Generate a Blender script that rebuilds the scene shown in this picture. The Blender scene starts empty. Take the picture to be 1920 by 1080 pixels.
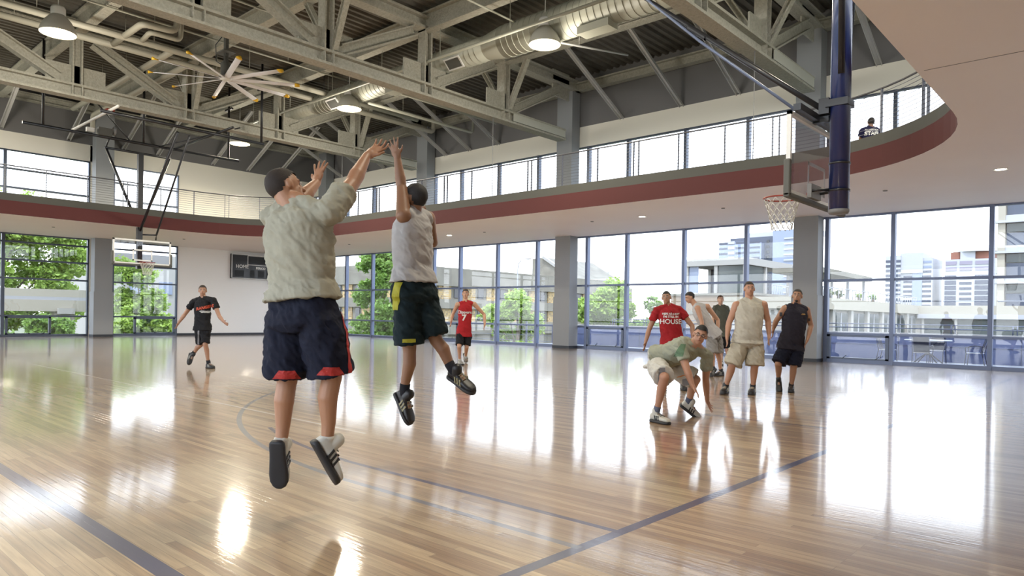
import bpy, bmesh, math, random
from mathutils import Vector, Matrix, noise
from mathutils.bvhtree import BVHTree
random.seed(7)
PI = math.pi
scene = bpy.context.scene
COL = scene.collection
def V(*a): return Vector(a)

# ------------------------------------------------------------------ mesh builder
class MB:
    def __init__(s): s.v = []; s.f = []; s.sm = []
    def add(s, vs, fs, smooth=False):
        n = len(s.v); s.v += [Vector(p) for p in vs]
        for f in fs: s.f.append([i + n for i in f]); s.sm.append(smooth)
        return s
    def box(s, x0, x1, y0, y1, z0, z1):
        vs = [(x, y, z) for z in (z0, z1) for y in (y0, y1) for x in (x0, x1)]
        return s.add(vs, [(0,2,3,1),(4,5,7,6),(0,1,5,4),(2,6,7,3),(0,4,6,2),(1,3,7,5)])
    def obox(s, c, ax, ay, az):       # oriented box: centre and three half-extent vectors
        c = Vector(c); ax = Vector(ax); ay = Vector(ay); az = Vector(az)
        vs = [c + ax*i + ay*j + az*k for k in (-1,1) for j in (-1,1) for i in (-1,1)]
        return s.add(vs, [(0,2,3,1),(4,5,7,6),(0,1,5,4),(2,6,7,3),(0,4,6,2),(1,3,7,5)])
    def tube(s, pts, r, n=10, caps=True, closed=False):
        pts = [Vector(p) for p in pts]; m = len(pts)
        rr = r if isinstance(r, (list, tuple)) else [r]*m
        up = None; rings = []
        for i, p in enumerate(pts):
            a = pts[(i-1) % m] if (closed or i > 0) else p
            b = pts[(i+1) % m] if (closed or i < m-1) else p
            t = (b - a).normalized()
            if up is None:
                up = Vector((0,0,1)) if abs(t.z) < .9 else Vector((1,0,0))
            u = (up - t*up.dot(t)).normalized(); w = t.cross(u); up = u
            rings.append([p + (u*math.cos(2*PI*k/n) + w*math.sin(2*PI*k/n))*rr[i] for k in range(n)])
        vs = [q for R in rings for q in R]; fs = []
        for i in range(m if closed else m-1):
            j = (i+1) % m
            for k in range(n):
                k2 = (k+1) % n
                fs.append((i*n+k, i*n+k2, j*n+k2, j*n+k))
        if caps and not closed:
            fs.append(tuple(range(n-1,-1,-1))); fs.append(tuple((m-1)*n+k for k in range(n)))
        return s.add(vs, fs, True)
    def cyl(s, p0, p1, r, n=12): return s.tube([p0, p1], r, n)
    def lathe(s, c, prof, n=28, axis=(0,0,1), caps=False):   # prof: (radius, height)
        c = Vector(c); q = Vector((0,0,1)).rotation_difference(Vector(axis))
        vs = []; m = len(prof)
        for (r, h) in prof:
            for k in range(n):
                vs.append(c + q @ Vector((r*math.cos(2*PI*k/n), r*math.sin(2*PI*k/n), h)))
        fs = []
        for i in range(m-1):
            for k in range(n):
                k2 = (k+1) % n
                fs.append((i*n+k, i*n+k2, (i+1)*n+k2, (i+1)*n+k))
        if caps and prof[0][0] > 1e-4: fs.append(tuple(range(n-1,-1,-1)))
        if caps and prof[-1][0] > 1e-4: fs.append(tuple((m-1)*n+k for k in range(n)))
        return s.add(vs, fs, True)
    def ibeam(s, p0, p1, w, h, tf=.03, tw=.03, side=None):
        # flanges' width along 'side', depth h perpendicular to it
        p0 = Vector(p0); p1 = Vector(p1); t = (p1-p0).normalized()
        sd = Vector(side); sd = (sd - t*sd.dot(t)).normalized(); up = sd.cross(t)
        c = (p0+p1)/2; L = (p1-p0).length/2
        s.obox(c + up*(h/2-tf/2), t*L, sd*w/2, up*tf/2)
        s.obox(c - up*(h/2-tf/2), t*L, sd*w/2, up*tf/2)
        s.obox(c, t*L, sd*tw/2, up*(h/2-tf))
        return s
    def ell(s, c, ax, ay, az, nu=20, nv=12):
        c = Vector(c); ax = Vector(ax); ay = Vector(ay); az = Vector(az); vs = [c - az]
        for j in range(1, nv):
            ph = -PI/2 + PI*j/nv
            for i in range(nu):
                a = 2*PI*i/nu
                vs.append(c + ax*math.cos(ph)*math.cos(a) + ay*math.cos(ph)*math.sin(a) + az*math.sin(ph))
        vs.append(c + az); fs = []; T = len(vs)-1
        for i in range(nu):
            i2 = (i+1) % nu
            fs.append((0, 1+i2, 1+i)); fs.append((T, 1+(nv-2)*nu+i, 1+(nv-2)*nu+i2))
            for j in range(nv-2):
                fs.append((1+j*nu+i, 1+j*nu+i2, 1+(j+1)*nu+i2, 1+(j+1)*nu+i))
        return s.add(vs, fs, True)
    def loft(s, secs, n=28, power=2.0):   # secs: (centre, half-axis A, half-axis B)
        vs = []
        for c, a, b in secs:
            c = Vector(c); a = Vector(a); b = Vector(b)
            for k in range(n):
                co, si = math.cos(2*PI*k/n), math.sin(2*PI*k/n)
                co = math.copysign(abs(co)**(2/power), co); si = math.copysign(abs(si)**(2/power), si)
                vs.append(c + a*co + b*si)
        fs = []; m = len(secs)
        for i in range(m-1):
            for k in range(n):
                k2 = (k+1) % n
                fs.append((i*n+k, i*n+k2, (i+1)*n+k2, (i+1)*n+k))
        fs.append(tuple(range(n-1,-1,-1))); fs.append(tuple((m-1)*n+k for k in range(n)))
        return s.add(vs, fs, True)
    def cone2(s, p0, r0, p1, r1, n=14):
        # tapered capsule
        p0 = Vector(p0); p1 = Vector(p1); t = (p1-p0)
        L = t.length; t = t.normalized() if L > 1e-6 else Vector((0,0,1))
        pts = []; rr = []
        for a in (-88, -60, -35, -12): pts.append(p0 + t*r0*math.sin(math.radians(a))); rr.append(r0*math.cos(math.radians(a)))
        for a in (12, 35, 60, 88): pts.append(p1 + t*r1*math.sin(math.radians(a))); rr.append(r1*math.cos(math.radians(a)))
        return s.tube(pts, rr, n)
    def build(s, name, mat=None, parent=None, origin=None):
        me = bpy.data.meshes.new(name)
        o0 = Vector(origin) if origin is not None else Vector((0,0,0))
        me.from_pydata([p - o0 for p in s.v], [], s.f)
        me.polygons.foreach_set('use_smooth', s.sm)
        bm = bmesh.new(); bm.from_mesh(me); bmesh.ops.recalc_face_normals(bm, faces=bm.faces); bm.to_mesh(me); bm.free()
        me.update()
        o = bpy.data.objects.new(name, me); COL.objects.link(o); o.location = o0
        if mat: me.materials.append(mat)
        if parent: setparent(o, parent)
        return o

def world_loc(o):
    p = Vector(o.location); q = o.parent
    while q: p = p + Vector(q.location); q = q.parent
    return p
def setparent(o, parent):        # parents are never rotated or scaled: plain offset
    wl = world_loc(parent); o.location = Vector(o.location) - wl; o.parent = parent
    return o
def tag(o, label=None, cat=None, group=None, kind=None):
    if label: o['label'] = label
    if cat: o['category'] = cat
    if group: o['group'] = group
    if kind: o['kind'] = kind
    return o
def thing(name, label, cat, loc, group=None):
    o = bpy.data.objects.new(name, None); COL.objects.link(o); o.location = loc; o.empty_display_size = .2
    return tag(o, label, cat, group)
def struct(name, mb, mat, origin=None, label=None):
    o = mb.build(name, mat, None, origin); o['kind'] = 'structure'
    if label: o['label'] = label
    return o
def copy_tree(o, loc=None, parent=None):
    c = o.copy(); COL.objects.link(c)
    if parent: c.parent = parent
    if loc is not None: c.location = loc
    for ch in list(o.children): copy_tree(ch, None, c)
    return c
def smoothmesh(o, angle=40):
    for p in o.data.polygons: p.use_smooth = True
    return o

# ------------------------------------------------------------------ materials
def mat(name, color, rough=.5, metal=0., bump=None, var=None, coat=0., coat_rough=.1, spec=.5, sheen=0, emit=None, estr=0, alpha=None):
    m = bpy.data.materials.new(name); m.use_nodes = True; nt = m.node_tree
    b = nt.nodes['Principled BSDF']; b.inputs['Base Color'].default_value = (*color, 1)
    b.inputs['Roughness'].default_value = rough; b.inputs['Metallic'].default_value = metal
    b.inputs['Specular IOR Level'].default_value = spec
    if coat: b.inputs['Coat Weight'].default_value = coat; b.inputs['Coat Roughness'].default_value = coat_rough
    if sheen: b.inputs['Sheen Weight'].default_value = sheen
    if emit: b.inputs['Emission Color'].default_value = (*emit, 1); b.inputs['Emission Strength'].default_value = estr
    tc = nt.nodes.new('ShaderNodeTexCoord')
    if bump:       # (scale, strength, distance, detail)
        n = nt.nodes.new('ShaderNodeTexNoise'); n.inputs['Scale'].default_value = bump[0]; n.inputs['Detail'].default_value = bump[3] if len(bump) > 3 else 3
        nt.links.new(tc.outputs['Object'], n.inputs['Vector'])
        bn = nt.nodes.new('ShaderNodeBump'); bn.inputs['Strength'].default_value = bump[1]; bn.inputs['Distance'].default_value = bump[2]
        nt.links.new(n.outputs['Fac'], bn.inputs['Height']); nt.links.new(bn.outputs['Normal'], b.inputs['Normal'])
    if var:        # (scale, colour2)
        n = nt.nodes.new('ShaderNodeTexNoise'); n.inputs['Scale'].default_value = var[0]; n.inputs['Detail'].default_value = 4
        nt.links.new(tc.outputs['Object'], n.inputs['Vector'])
        r = nt.nodes.new('ShaderNodeValToRGB'); r.color_ramp.elements[0].position = .35; r.color_ramp.elements[1].position = .65
        r.color_ramp.elements[0].color = (*color, 1); r.color_ramp.elements[1].color = (*var[1], 1)
        nt.links.new(n.outputs['Fac'], r.inputs['Fac']); nt.links.new(r.outputs['Color'], b.inputs['Base Color'])
    return m
def emat(name, color, strength):
    m = bpy.data.materials.new(name); m.use_nodes = True; nt = m.node_tree; nt.nodes.remove(nt.nodes['Principled BSDF'])
    e = nt.nodes.new('ShaderNodeEmission'); e.inputs['Color'].default_value = (*color, 1); e.inputs['Strength'].default_value = strength
    nt.links.new(e.outputs[0], nt.nodes['Material Output'].inputs['Surface']); return m
def glassmat(name, tint=(1,1,1), refl=.04, rough=.0):
    m = bpy.data.materials.new(name); m.use_nodes = True; nt = m.node_tree; nt.nodes.remove(nt.nodes['Principled BSDF'])
    t = nt.nodes.new('ShaderNodeBsdfTransparent'); t.inputs['Color'].default_value = (*tint, 1)
    g = nt.nodes.new('ShaderNodeBsdfGlossy'); g.inputs['Roughness'].default_value = rough
    lw = nt.nodes.new('ShaderNodeLayerWeight'); lw.inputs['Blend'].default_value = .5
    pw = nt.nodes.new('ShaderNodeMath'); pw.operation = 'POWER'; pw.inputs[1].default_value = 5; nt.links.new(lw.outputs['Facing'], pw.inputs[0])
    fr = nt.nodes.new('ShaderNodeMath'); fr.operation = 'MULTIPLY_ADD'; fr.inputs[1].default_value = .7; fr.inputs[2].default_value = refl; nt.links.new(pw.outputs[0], fr.inputs[0])
    mx = nt.nodes.new('ShaderNodeMixShader')
    nt.links.new(fr.outputs[0], mx.inputs[0]); nt.links.new(t.outputs[0], mx.inputs[1]); nt.links.new(g.outputs[0], mx.inputs[2])
    nt.links.new(mx.outputs[0], nt.nodes['Material Output'].inputs['Surface']); return m

M = {}
M['steel'] = mat('fireproofed_steel', (.45,.435,.37), .9, bump=(26, 1.0, .03, 4), var=(14, (.36,.35,.29)))
M['deck'] = mat('painted_roof_deck', (.12,.11,.09), .85, bump=(30, .5, .01), var=(3, (.10,.09,.072)))
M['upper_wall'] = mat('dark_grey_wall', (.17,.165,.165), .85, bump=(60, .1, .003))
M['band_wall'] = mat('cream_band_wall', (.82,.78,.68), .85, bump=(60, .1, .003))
M['wall'] = mat('white_wall', (.90,.89,.87), .8, bump=(50, .08, .003))
M['column'] = mat('column_paint', (.26,.27,.28), .75, bump=(50, .1, .003))
M['column_low'] = mat('column_wainscot', (.26,.27,.28), .7, bump=(50, .1, .003))
M['red'] = mat('red_fascia', (.075,.014,.013), .8, bump=(60, .05, .002))
M['curb'] = mat('grey_curb', (.062,.062,.052), .7)
M['soffit'] = mat('soffit_paint', (.84,.77,.75), .5, var=(.5, (.86,.80,.78)))
M['mull'] = mat('dark_aluminium', (.075,.09,.125), .35, metal=.5)
M['mull_light'] = mat('anodised_aluminium', (.13,.16,.25), .4, metal=.3)
M['base'] = mat('black_base_board', (.02,.025,.035), .5)
M['glass'] = glassmat('window_glass')
M['rail'] = mat('railing_steel', (.1,.1,.11), .45, metal=.6)
M['cable'] = mat('railing_cable', (.16,.16,.18), .4, metal=.6)
M['brace'] = mat('brace_paint', (.50,.49,.47), .5)
M['duct'] = mat('duct_paint', (.40,.40,.33), .5)
M['pipe'] = mat('pipe_paint', (.40,.38,.31), .55)
M['white'] = mat('white_paint', (.75,.75,.73), .4)
M['cover'] = mat('smooth_cover_plate', (.50,.50,.44), .6)
M['black'] = mat('black_metal', (.008,.008,.011), .45, coat=.25)
M['navy_pad'] = mat('navy_blue_steel', (.010,.022,.10), .3, metal=0, coat=.8, coat_rough=.08)
M['lampshade'] = mat('lamp_shade_grey', (.5,.49,.44), .5)
M['lens'] = emat('lit_lamp_lens', (1,.84,.48), 6)
M['downlens'] = emat('lit_downlight', (1,.93,.75), 12)
M['blade'] = mat('brushed_fan_blade', (.80,.81,.86), .4)
M['gold'] = mat('yellow_blade_tip', (.75,.45,.02), .5)
M['grey'] = mat('mid_grey_plastic', (.22,.22,.22), .6)
M['dkgrey'] = mat('dark_grey_pad', (.10,.10,.09), .7)
M['orange'] = mat('orange_rim', (.26,.03,.015), .4, metal=.3)
M['net'] = mat('net_cord', (.62,.6,.55), .9)
M['bglass'] = glassmat('backboard_glass', (.86,.87,.9))
# ------------------------------------------------------------------ camera
cam = bpy.data.cameras.new('camera'); co = bpy.data.objects.new('camera', cam); COL.objects.link(co)
F_PX, ROLL, PITCH, YAW, CY, EYE = 1312.45, .016341, -.0041337, .7362254, 597.2, 1.25
cam.sensor_fit = 'HORIZONTAL'; cam.sensor_width = 36; cam.lens = 36*F_PX/1920
cam.shift_y = (CY - 540)/1920; cam.clip_end = 2000
fw = V(-math.sin(YAW), math.cos(YAW), 0); rt = V(math.cos(YAW), math.sin(YAW), 0); up = V(0,0,1)
F3 = fw*math.cos(PITCH) + up*math.sin(PITCH); U3 = up*math.cos(PITCH) - fw*math.sin(PITCH)
R3 = rt*math.cos(ROLL) + U3*math.sin(ROLL); U3 = U3*math.cos(ROLL) - rt*math.sin(ROLL)
mw = Matrix((R3, U3, -F3)).transposed().to_4x4(); mw.translation = V(0,0,EYE)
co.matrix_world = mw; scene.camera = co

# ------------------------------------------------------------------ dimensions (metres)
YA, XB = 22.4, -35.8          # inner glass planes of the two glazed walls
XR, YF = 3.6, -1.6            # closing walls behind / right of the view
SOF, BTOP, CURB, RAILZ = 4.42, 4.89, 5.15, 6.10
DECK = 10.75

# floor ---------------------------------------------------------------
def floor_material():
    m = bpy.data.materials.new('maple_court_floor'); m.use_nodes = True; nt = m.node_tree; L = nt.links
    b = nt.nodes['Principled BSDF']
    tc = nt.nodes.new('ShaderNodeTexCoord'); sep = nt.nodes.new('ShaderNodeSeparateXYZ'); L.new(tc.outputs['Object'], sep.inputs[0])
    def mth(op, a, b2=None, c=None, clamp=False):
        n = nt.nodes.new('ShaderNodeMath'); n.operation = op; n.use_clamp = clamp
        for i, v in enumerate((a, b2, c)):
            if v is None: continue
            if isinstance(v, (int, float)): n.inputs[i].default_value = v
            else: L.new(v, n.inputs[i])
        return n.outputs[0]
    X, Yc = sep.outputs[0], sep.outputs[1]
    br = nt.nodes.new('ShaderNodeTexBrick'); L.new(tc.outputs['Object'], br.inputs['Vector'])
    br.inputs['Scale'].default_value = 1; br.inputs['Brick Width'].default_value = 1.15; br.inputs['Row Height'].default_value = .057
    br.inputs['Mortar Size'].default_value = .0012; br.inputs['Mortar Smooth'].default_value = .1; br.inputs['Bias'].default_value = 0
    br.offset = .37; br.offset_frequency = 3; br.squash = 1.0
    br.inputs['Color1'].default_value = (.50,.36,.205,1); br.inputs['Color2'].default_value = (.27,.16,.08,1); br.inputs['Mortar'].default_value = (.18,.11,.06,1)
    mp = nt.nodes.new('ShaderNodeMapping'); mp.inputs['Scale'].default_value = (1.2, 22, 1); L.new(tc.outputs['Object'], mp.inputs[0])
    gn = nt.nodes.new('ShaderNodeTexNoise'); gn.inputs['Scale'].default_value = 2.2; gn.inputs['Detail'].default_value = 6; L.new(mp.outputs[0], gn.inputs['Vector'])
    mixg = nt.nodes.new('ShaderNodeMix'); mixg.data_type = 'RGBA'; mixg.blend_type = 'MULTIPLY'; mixg.inputs[0].default_value = .75
    rg = nt.nodes.new('ShaderNodeValToRGB'); rg.color_ramp.elements[0].color = (.55,.5,.45,1); rg.color_ramp.elements[0].position = .3; rg.color_ramp.elements[1].color = (1.15,1.1,1.05,1); rg.color_ramp.elements[1].position = .7
    L.new(gn.outputs['Fac'], rg.inputs[0]); L.new(br.outputs['Color'], mixg.inputs[6]); L.new(rg.outputs[0], mixg.inputs[7])
    big = nt.nodes.new('ShaderNodeTexNoise'); big.inputs['Scale'].default_value = .35; big.inputs['Detail'].default_value = 3; L.new(tc.outputs['Object'], big.inputs['Vector'])
    col = mixg.outputs[2]
    def band(coord, c, w):       # 1 inside |coord-c|<w/2
        return mth('LESS_THAN', mth('ABSOLUTE', mth('SUBTRACT', coord, c)), w/2)
    def rng(coord, a, z): return mth('MULTIPLY', mth('GREATER_THAN', coord, a), mth('LESS_THAN', coord, z))
    def paint(col, mask, rgb, op=1.0):
        mx = nt.nodes.new('ShaderNodeMix'); mx.data_type = 'RGBA'; L.new(mth('MULTIPLY', mask, op), mx.inputs[0])
        L.new(col, mx.inputs[6]); mx.inputs[7].default_value = (*rgb, 1); return mx.outputs[2]
    def arc(cx, cy, r, w):
        d = mth('SQRT', mth('ADD', mth('POWER', mth('ABSOLUTE', mth('SUBTRACT', X, cx)), 2), mth('POWER', mth('ABSOLUTE', mth('SUBTRACT', Yc, cy)), 2)))
        return band(d, r, w)
    navy = (.012,.013,.075); greyb = (.11,.11,.15)
    # baseline, sideline, far baseline
    col = paint(col, mth('MULTIPLY', band(X, -2.25, .075), rng(Yc, 1.37, 19.4)), navy)
    col = paint(col, mth('MULTIPLY', band(X, -30.0, .075), rng(Yc, 1.37, 19.4)), navy, .8)
    col = paint(col, mth('MULTIPLY', band(Yc, 1.37, .095), rng(X, -30, 0)), navy)
    col = paint(col, mth('MULTIPLY', band(Yc, 19.4, .09), rng(X, -30, -2.25)), navy)
    # two three-point lines: grey outer, navy inner
    gA = mth('MULTIPLY', band(Yc, 3.06, .055), rng(X, -4.6, -2.25))
    gB = mth('MULTIPLY', arc(-4.25, 10.9, 7.84, .055), mth('LESS_THAN', X, -4.6))
    col = paint(col, gA, greyb, .85); col = paint(col, gB, greyb, .9)
    col = paint(col, mth('MULTIPLY', band(Yc, 3.45, .05), rng(X, -5.0, -2.25)), navy)
    col = paint(col, mth('MULTIPLY', arc(-4.6, 10.75, 7.3, .05), rng(X, -7.0, -5.0)), navy)
    # lane and free throw line, centre circle, faint thin lines of the other games
    for yy in (8.5, 12.2): col = paint(col, mth('MULTIPLY', band(Yc, yy, .05), rng(X, -8.0, -2.25)), navy, .8)
    col = paint(col, mth('MULTIPLY', band(X, -8.0, .05), rng(Yc, 8.5, 12.2)), navy, .8)
    col = paint(col, arc(-8.0, 10.35, 1.8, .05), navy, .8)
    col = paint(col, arc(-16.1, 10.35, 1.8, .05), greyb, .7)
    col = paint(col, mth('MULTIPLY', band(Yc, 4.38, .04), rng(X, -26, -6)), (.75,.7,.62), .6)
    col = paint(col, mth('MULTIPLY', band(Yc, 5.6, .035), rng(X, -26, -6)), (.06,.1,.09), .6)
    col = paint(col, mth('MULTIPLY', band(X, -11.6, .035), rng(Yc, 1.37, 19.4)), (.06,.1,.09), .6)
    hsv = nt.nodes.new('ShaderNodeHueSaturation'); L.new(col, hsv.inputs['Color']); L.new(mth('MULTIPLY_ADD', big.outputs['Fac'], .35, .82), hsv.inputs['Value'])
    L.new(hsv.outputs[0], b.inputs['Base Color'])
    b.inputs['Roughness'].default_value = .38; b.inputs['Coat Weight'].default_value = 1; b.inputs['Coat IOR'].default_value = 1.57
    # fine scuffs: coat roughness and a very weak bump running with the boards
    sc = nt.nodes.new('ShaderNodeTexNoise'); sc.inputs['Scale'].default_value = 3; sc.inputs['Detail'].default_value = 8; L.new(mp.outputs[0], sc.inputs['Vector'])
    L.new(mth('MULTIPLY_ADD', sc.outputs['Fac'], .12, .015), b.inputs['Coat Roughness'])
    bm_ = nt.nodes.new('ShaderNodeBump'); bm_.inputs['Strength'].default_value = .12; bm_.inputs['Distance'].default_value = .004
    L.new(gn.outputs['Fac'], bm_.inputs['Height'])
    bm2 = nt.nodes.new('ShaderNodeBump'); bm2.inputs['Strength'].default_value = .25; bm2.inputs['Distance'].default_value = .001; bm2.invert = True
    L.new(br.outputs['Fac'], bm2.inputs['Height']); L.new(bm_.outputs[0], bm2.inputs['Normal'])
    L.new(bm2.outputs[0], b.inputs['Coat Normal']); L.new(bm2.outputs[0], b.inputs['Normal'])
    return m
struct('floor', MB().box(XB-.15, XR+.2, YF-.2, YA+.12, -.12, 0), floor_material(), label='glossy maple basketball court floor with navy blue line markings')

# roof deck: trapezoidal ribs running along Y ---------------------------------
def deck():
    mb = MB(); prof = []; x = XB-.3; p = .3
    while x < XR+.3:
        prof += [(x, 0), (x+.11, 0), (x+.15, .075), (x+.26, .075)]; x += p
    vs = []; fs = []
    for (px, pz) in prof: vs += [(px, YF-.2, DECK+pz), (px, YA+.3, DECK+pz)]
    for i in range(len(prof)-1): fs.append((2*i, 2*i+1, 2*i+3, 2*i+2))
    mb.add(vs, fs); mb.box(XB-.3, XR+.3, YF-.2, YA+.3, DECK+.12, DECK+.3)
    return mb
struct('ceiling', deck(), M['deck'], label='olive grey corrugated metal roof deck')

# closing walls -----------------------------------------------------------
struct('wall_front', MB().box(XB+(XR-XB)*7/8, XR+.2, YF-.2, YF, 0, SOF).box(XB-.2, XR+.2, YF-.2, YF, SOF, 5.3).box(XB-.2, XR+.2, YF-.2, YF, 7.95, DECK+.1), M['wall'])
struct('wall_right', MB().box(XR, XR+.2, YF, YA, 0, SOF).box(XR, XR+.2, YF, YA, SOF, 5.3).box(XR, XR+.2, YF, YA, 7.95, DECK+.1), M['wall'])

# ---- glazed back wall (A) --------------------------------------------------
mullA = []
for k in range(-3, 3):
    for d in (0, 1.83, 4.2, 6.48):
        x = -16.33 + 9.05*k + d
        if XB+.15 < x < XR-.1: mullA.append(round(x, 2))
mullA.sort()
struct('wall_back', MB().box(XB-.2, XR+.2, YA-.05, YA+.15, SOF+.001, 5.3).box(XB-.2, XR+.2, YA-.05, YA+.15, 7.94, 7.96), M['band_wall'])
struct('wall_back_upper', MB().box(XB-.2, XR+.2, YA-.06, YA+.15, 7.95, 8.76), M['band_wall'], label='cream wall band above the upper strip windows, back wall')
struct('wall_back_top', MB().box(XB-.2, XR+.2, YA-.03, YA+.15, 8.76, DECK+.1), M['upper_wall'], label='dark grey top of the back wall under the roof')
def glazing_A(z0, z1, name, rails, panes=True, light=True, sill=.11):
    edges = [XB] + mullA + [XR]; n = 0
    for i in range(len(edges)-1):
        x0, x1 = edges[i], edges[i+1]
        if x1 - x0 < .1: continue
        n += 1
        # one window unit = its left mullion + head + sill + rails, pane as a child
        f = MB(); w = .055
        f.box(x0-w if i else x0, x0+w if i else x0+.03, YA-.09, YA+.09, z0, z1)
        f.box(x0, x1, YA-.07, YA+.07, z0, z0+sill); f.box(x0, x1, YA-.07, YA+.07, z1-.05, z1)
        for rz in rails: f.box(x0, x1, YA-.06, YA+.06, rz-.035, rz+.035)
        o = struct('window_%d' % (wcount[0]), f, M['mull_light'] if light else M['mull'], origin=((x0+x1)/2, YA, z0)); wcount[0] += 1
        MB().box(x0+.02, x1-.02, YA-.006, YA+.006, z0+sill, z1-.04).build('pane', M['glass'], o, origin=((x0+x1)/2, YA, z0))
        if rails and len(rails) > 1:      # operable sash below the low rail in the first light of each bay
            if any(abs(x0 - (-16.33 + 9.05*k)) < .05 for k in range(-3, 3)):
                s = MB(); a, c = x0+.06, x1-.06; b0, b1 = z0+sill, rails[0]-.03
                s.box(a, a+.09, YA-.11, YA+.02, b0, b1).box(c-.09, c, YA-.11, YA+.02, b0, b1).box(a, c, YA-.11, YA+.02, b0, b0+.05).box(a, c, YA-.11, YA+.02, b1-.06, b1)
                sash = s.build('sash', M['mull'], o, origin=(a, YA, b0))
                for hx in (a+.45, c-.35): MB().tube([(hx, YA-.11, b0+.03), (hx+.06, YA-.16, b0+.06), (hx+.13, YA-.17, b0+.12)], .012, 6).build('latch', M['mull'], sash)
wcount = [1]
glazing_A(0, SOF, 'low', [.87, 2.48])
glazing_A(5.3, 7.95, 'up', [], light=False, sill=.08)

# unseen windows added in the two closing walls for daylight on the players' backs
nside = 0
for (za, zb, rz) in ((0, SOF, (.87, 2.48)), (5.3, 7.95, ())):
    for i in range(8):
        if i > 6 and za == 0:
            continue
        xa = XB + (XR-XB)*i/8; xb = XB + (XR-XB)*(i+1)/8
        f = MB().box(xa, xa+.12, YF-.15, YF, za, zb).box(xa, xb, YF-.15, YF, za, za+.1).box(xa, xb, YF-.15, YF, zb-.06, zb)
        for r_ in rz: f.box(xa, xb, YF-.13, YF-.02, r_-.035, r_+.035)
        o = struct('window_%d' % wcount[0], f, M['mull'], origin=((xa+xb)/2, YF, za)); wcount[0] += 1
        MB().box(xa+.1, xb, YF-.085, YF-.075, za+.1, zb-.06).build('pane', M['glass'], o)
    for i in range(5):
        if za == 0: continue
        ya = YF + (YA-YF)*i/5; yb = YF + (YA-YF)*(i+1)/5
        f = MB().box(XR, XR+.15, ya, ya+.12, za, zb).box(XR, XR+.15, ya, yb, za, za+.1).box(XR, XR+.15, ya, yb, zb-.06, zb)
        for r_ in rz: f.box(XR+.02, XR+.13, ya, yb, r_-.035, r_+.035)
        o = struct('window_%d' % wcount[0], f, M['mull'], origin=(XR, (ya+yb)/2, za)); wcount[0] += 1
        MB().box(XR+.075, XR+.085, ya+.1, yb, za+.1, zb-.06).build('pane', M['glass'], o)
# ---- left wall (B) -----------------------------------------------------------
struct('wall_left', MB().box(XB-.2, XB+.02, 14.62, YA+.15, 0, SOF+.05), M['wall'], label='white left wall that carries the scoreboard')
struct('wall_left_slab', MB().box(XB-.2, XB+.02, YF, YA, SOF, 5.6), M['band_wall'])
struct('wall_left_upper', MB().box(XB-.2, XB+.04, YF, 7.5-3.2, 5.6, 7.95).box(XB-.2, XB+.04, 10.67, 11.66, 0, 8.68).box(XB-.2, XB+.04, 14.62, YA, 5.6, 7.95).box(XB-.2, XB+.04, YF, YA, 7.95, 8.70), M['band_wall'], label='cream upper part of the left wall')
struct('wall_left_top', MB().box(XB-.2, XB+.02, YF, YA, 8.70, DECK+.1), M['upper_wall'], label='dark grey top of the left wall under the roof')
struct('wall_left_end', MB().box(XB-.2, XB+.03, YF, 1.2, 0, 7.95), M['wall'])
def win_B(y0, y1, z0, z1, rails, sill=.1, sashes=()):
    f = MB(); w = .06; x = XB
    f.box(x-.09, x+.07, y0, y0+w, z0, z1).box(x-.09, x+.07, y1-w, y1, z0, z1).box(x-.07, x+.06, y0, y1, z0, z0+sill).box(x-.07, x+.06, y0, y1, z1-.05, z1)
    for rz in rails: f.box(x-.06, x+.06, y0, y1, rz-.035, rz+.035)
    o = struct('window_%d' % wcount[0], f, M['mull'], origin=(x, (y0+y1)/2, z0)); wcount[0] += 1
    MB().box(x-.006, x+.006, y0+.03, y1-.03, z0+sill, z1-.04).build('pane', M['glass'], o, origin=(x, (y0+y1)/2, z0))
    for (a, c) in sashes:
        b0, b1 = z0+sill, rails[0]-.03
        s = MB(); s.box(x-.02, x+.11, a, a+.08, b0, b1).box(x-.02, x+.11, c-.08, c, b0, b1).box(x-.02, x+.11, a, c, b0, b0+.05).box(x-.02, x+.11, a, c, b1-.07, b1)
        sash = s.build('sash', M['mull'], o)
        for k in range(3): MB().box(x+.1, x+.16, a+.3+k*(c-a-.6)/2-.03, a+.3+k*(c-a-.6)/2+.03, b0+.02, b0+.07).build('latch', M['base'], sash)
low = [.90, 2.51, 3.30, 4.06]
win_B(10.67-3.2*3, 7.44-3.2, 0, SOF, low); win_B(7.44-3.2, 7.44, 0, SOF, low)
win_B(7.44, 10.67, 0, SOF, low, sashes=[(7.54, 9.2)])
win_B(11.66, 14.62, 0, SOF, low, sashes=[(12.62, 14.5)])
MB().box(XB-.05, XB+.05, 9.2, 9.32, .1, .9)
win_B(4.3, 7.47, 5.6, 7.95, [6.36, 7.15]); win_B(7.47, 10.67, 5.6, 7.95, [6.36, 7.15]); win_B(11.66, 14.62, 5.6, 7.95, [6.36, 7.15])
struct('baseboard_left', MB().box(XB+.02, XB+.06, 14.62, YA-.1, 0, .1), M['base'])

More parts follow.
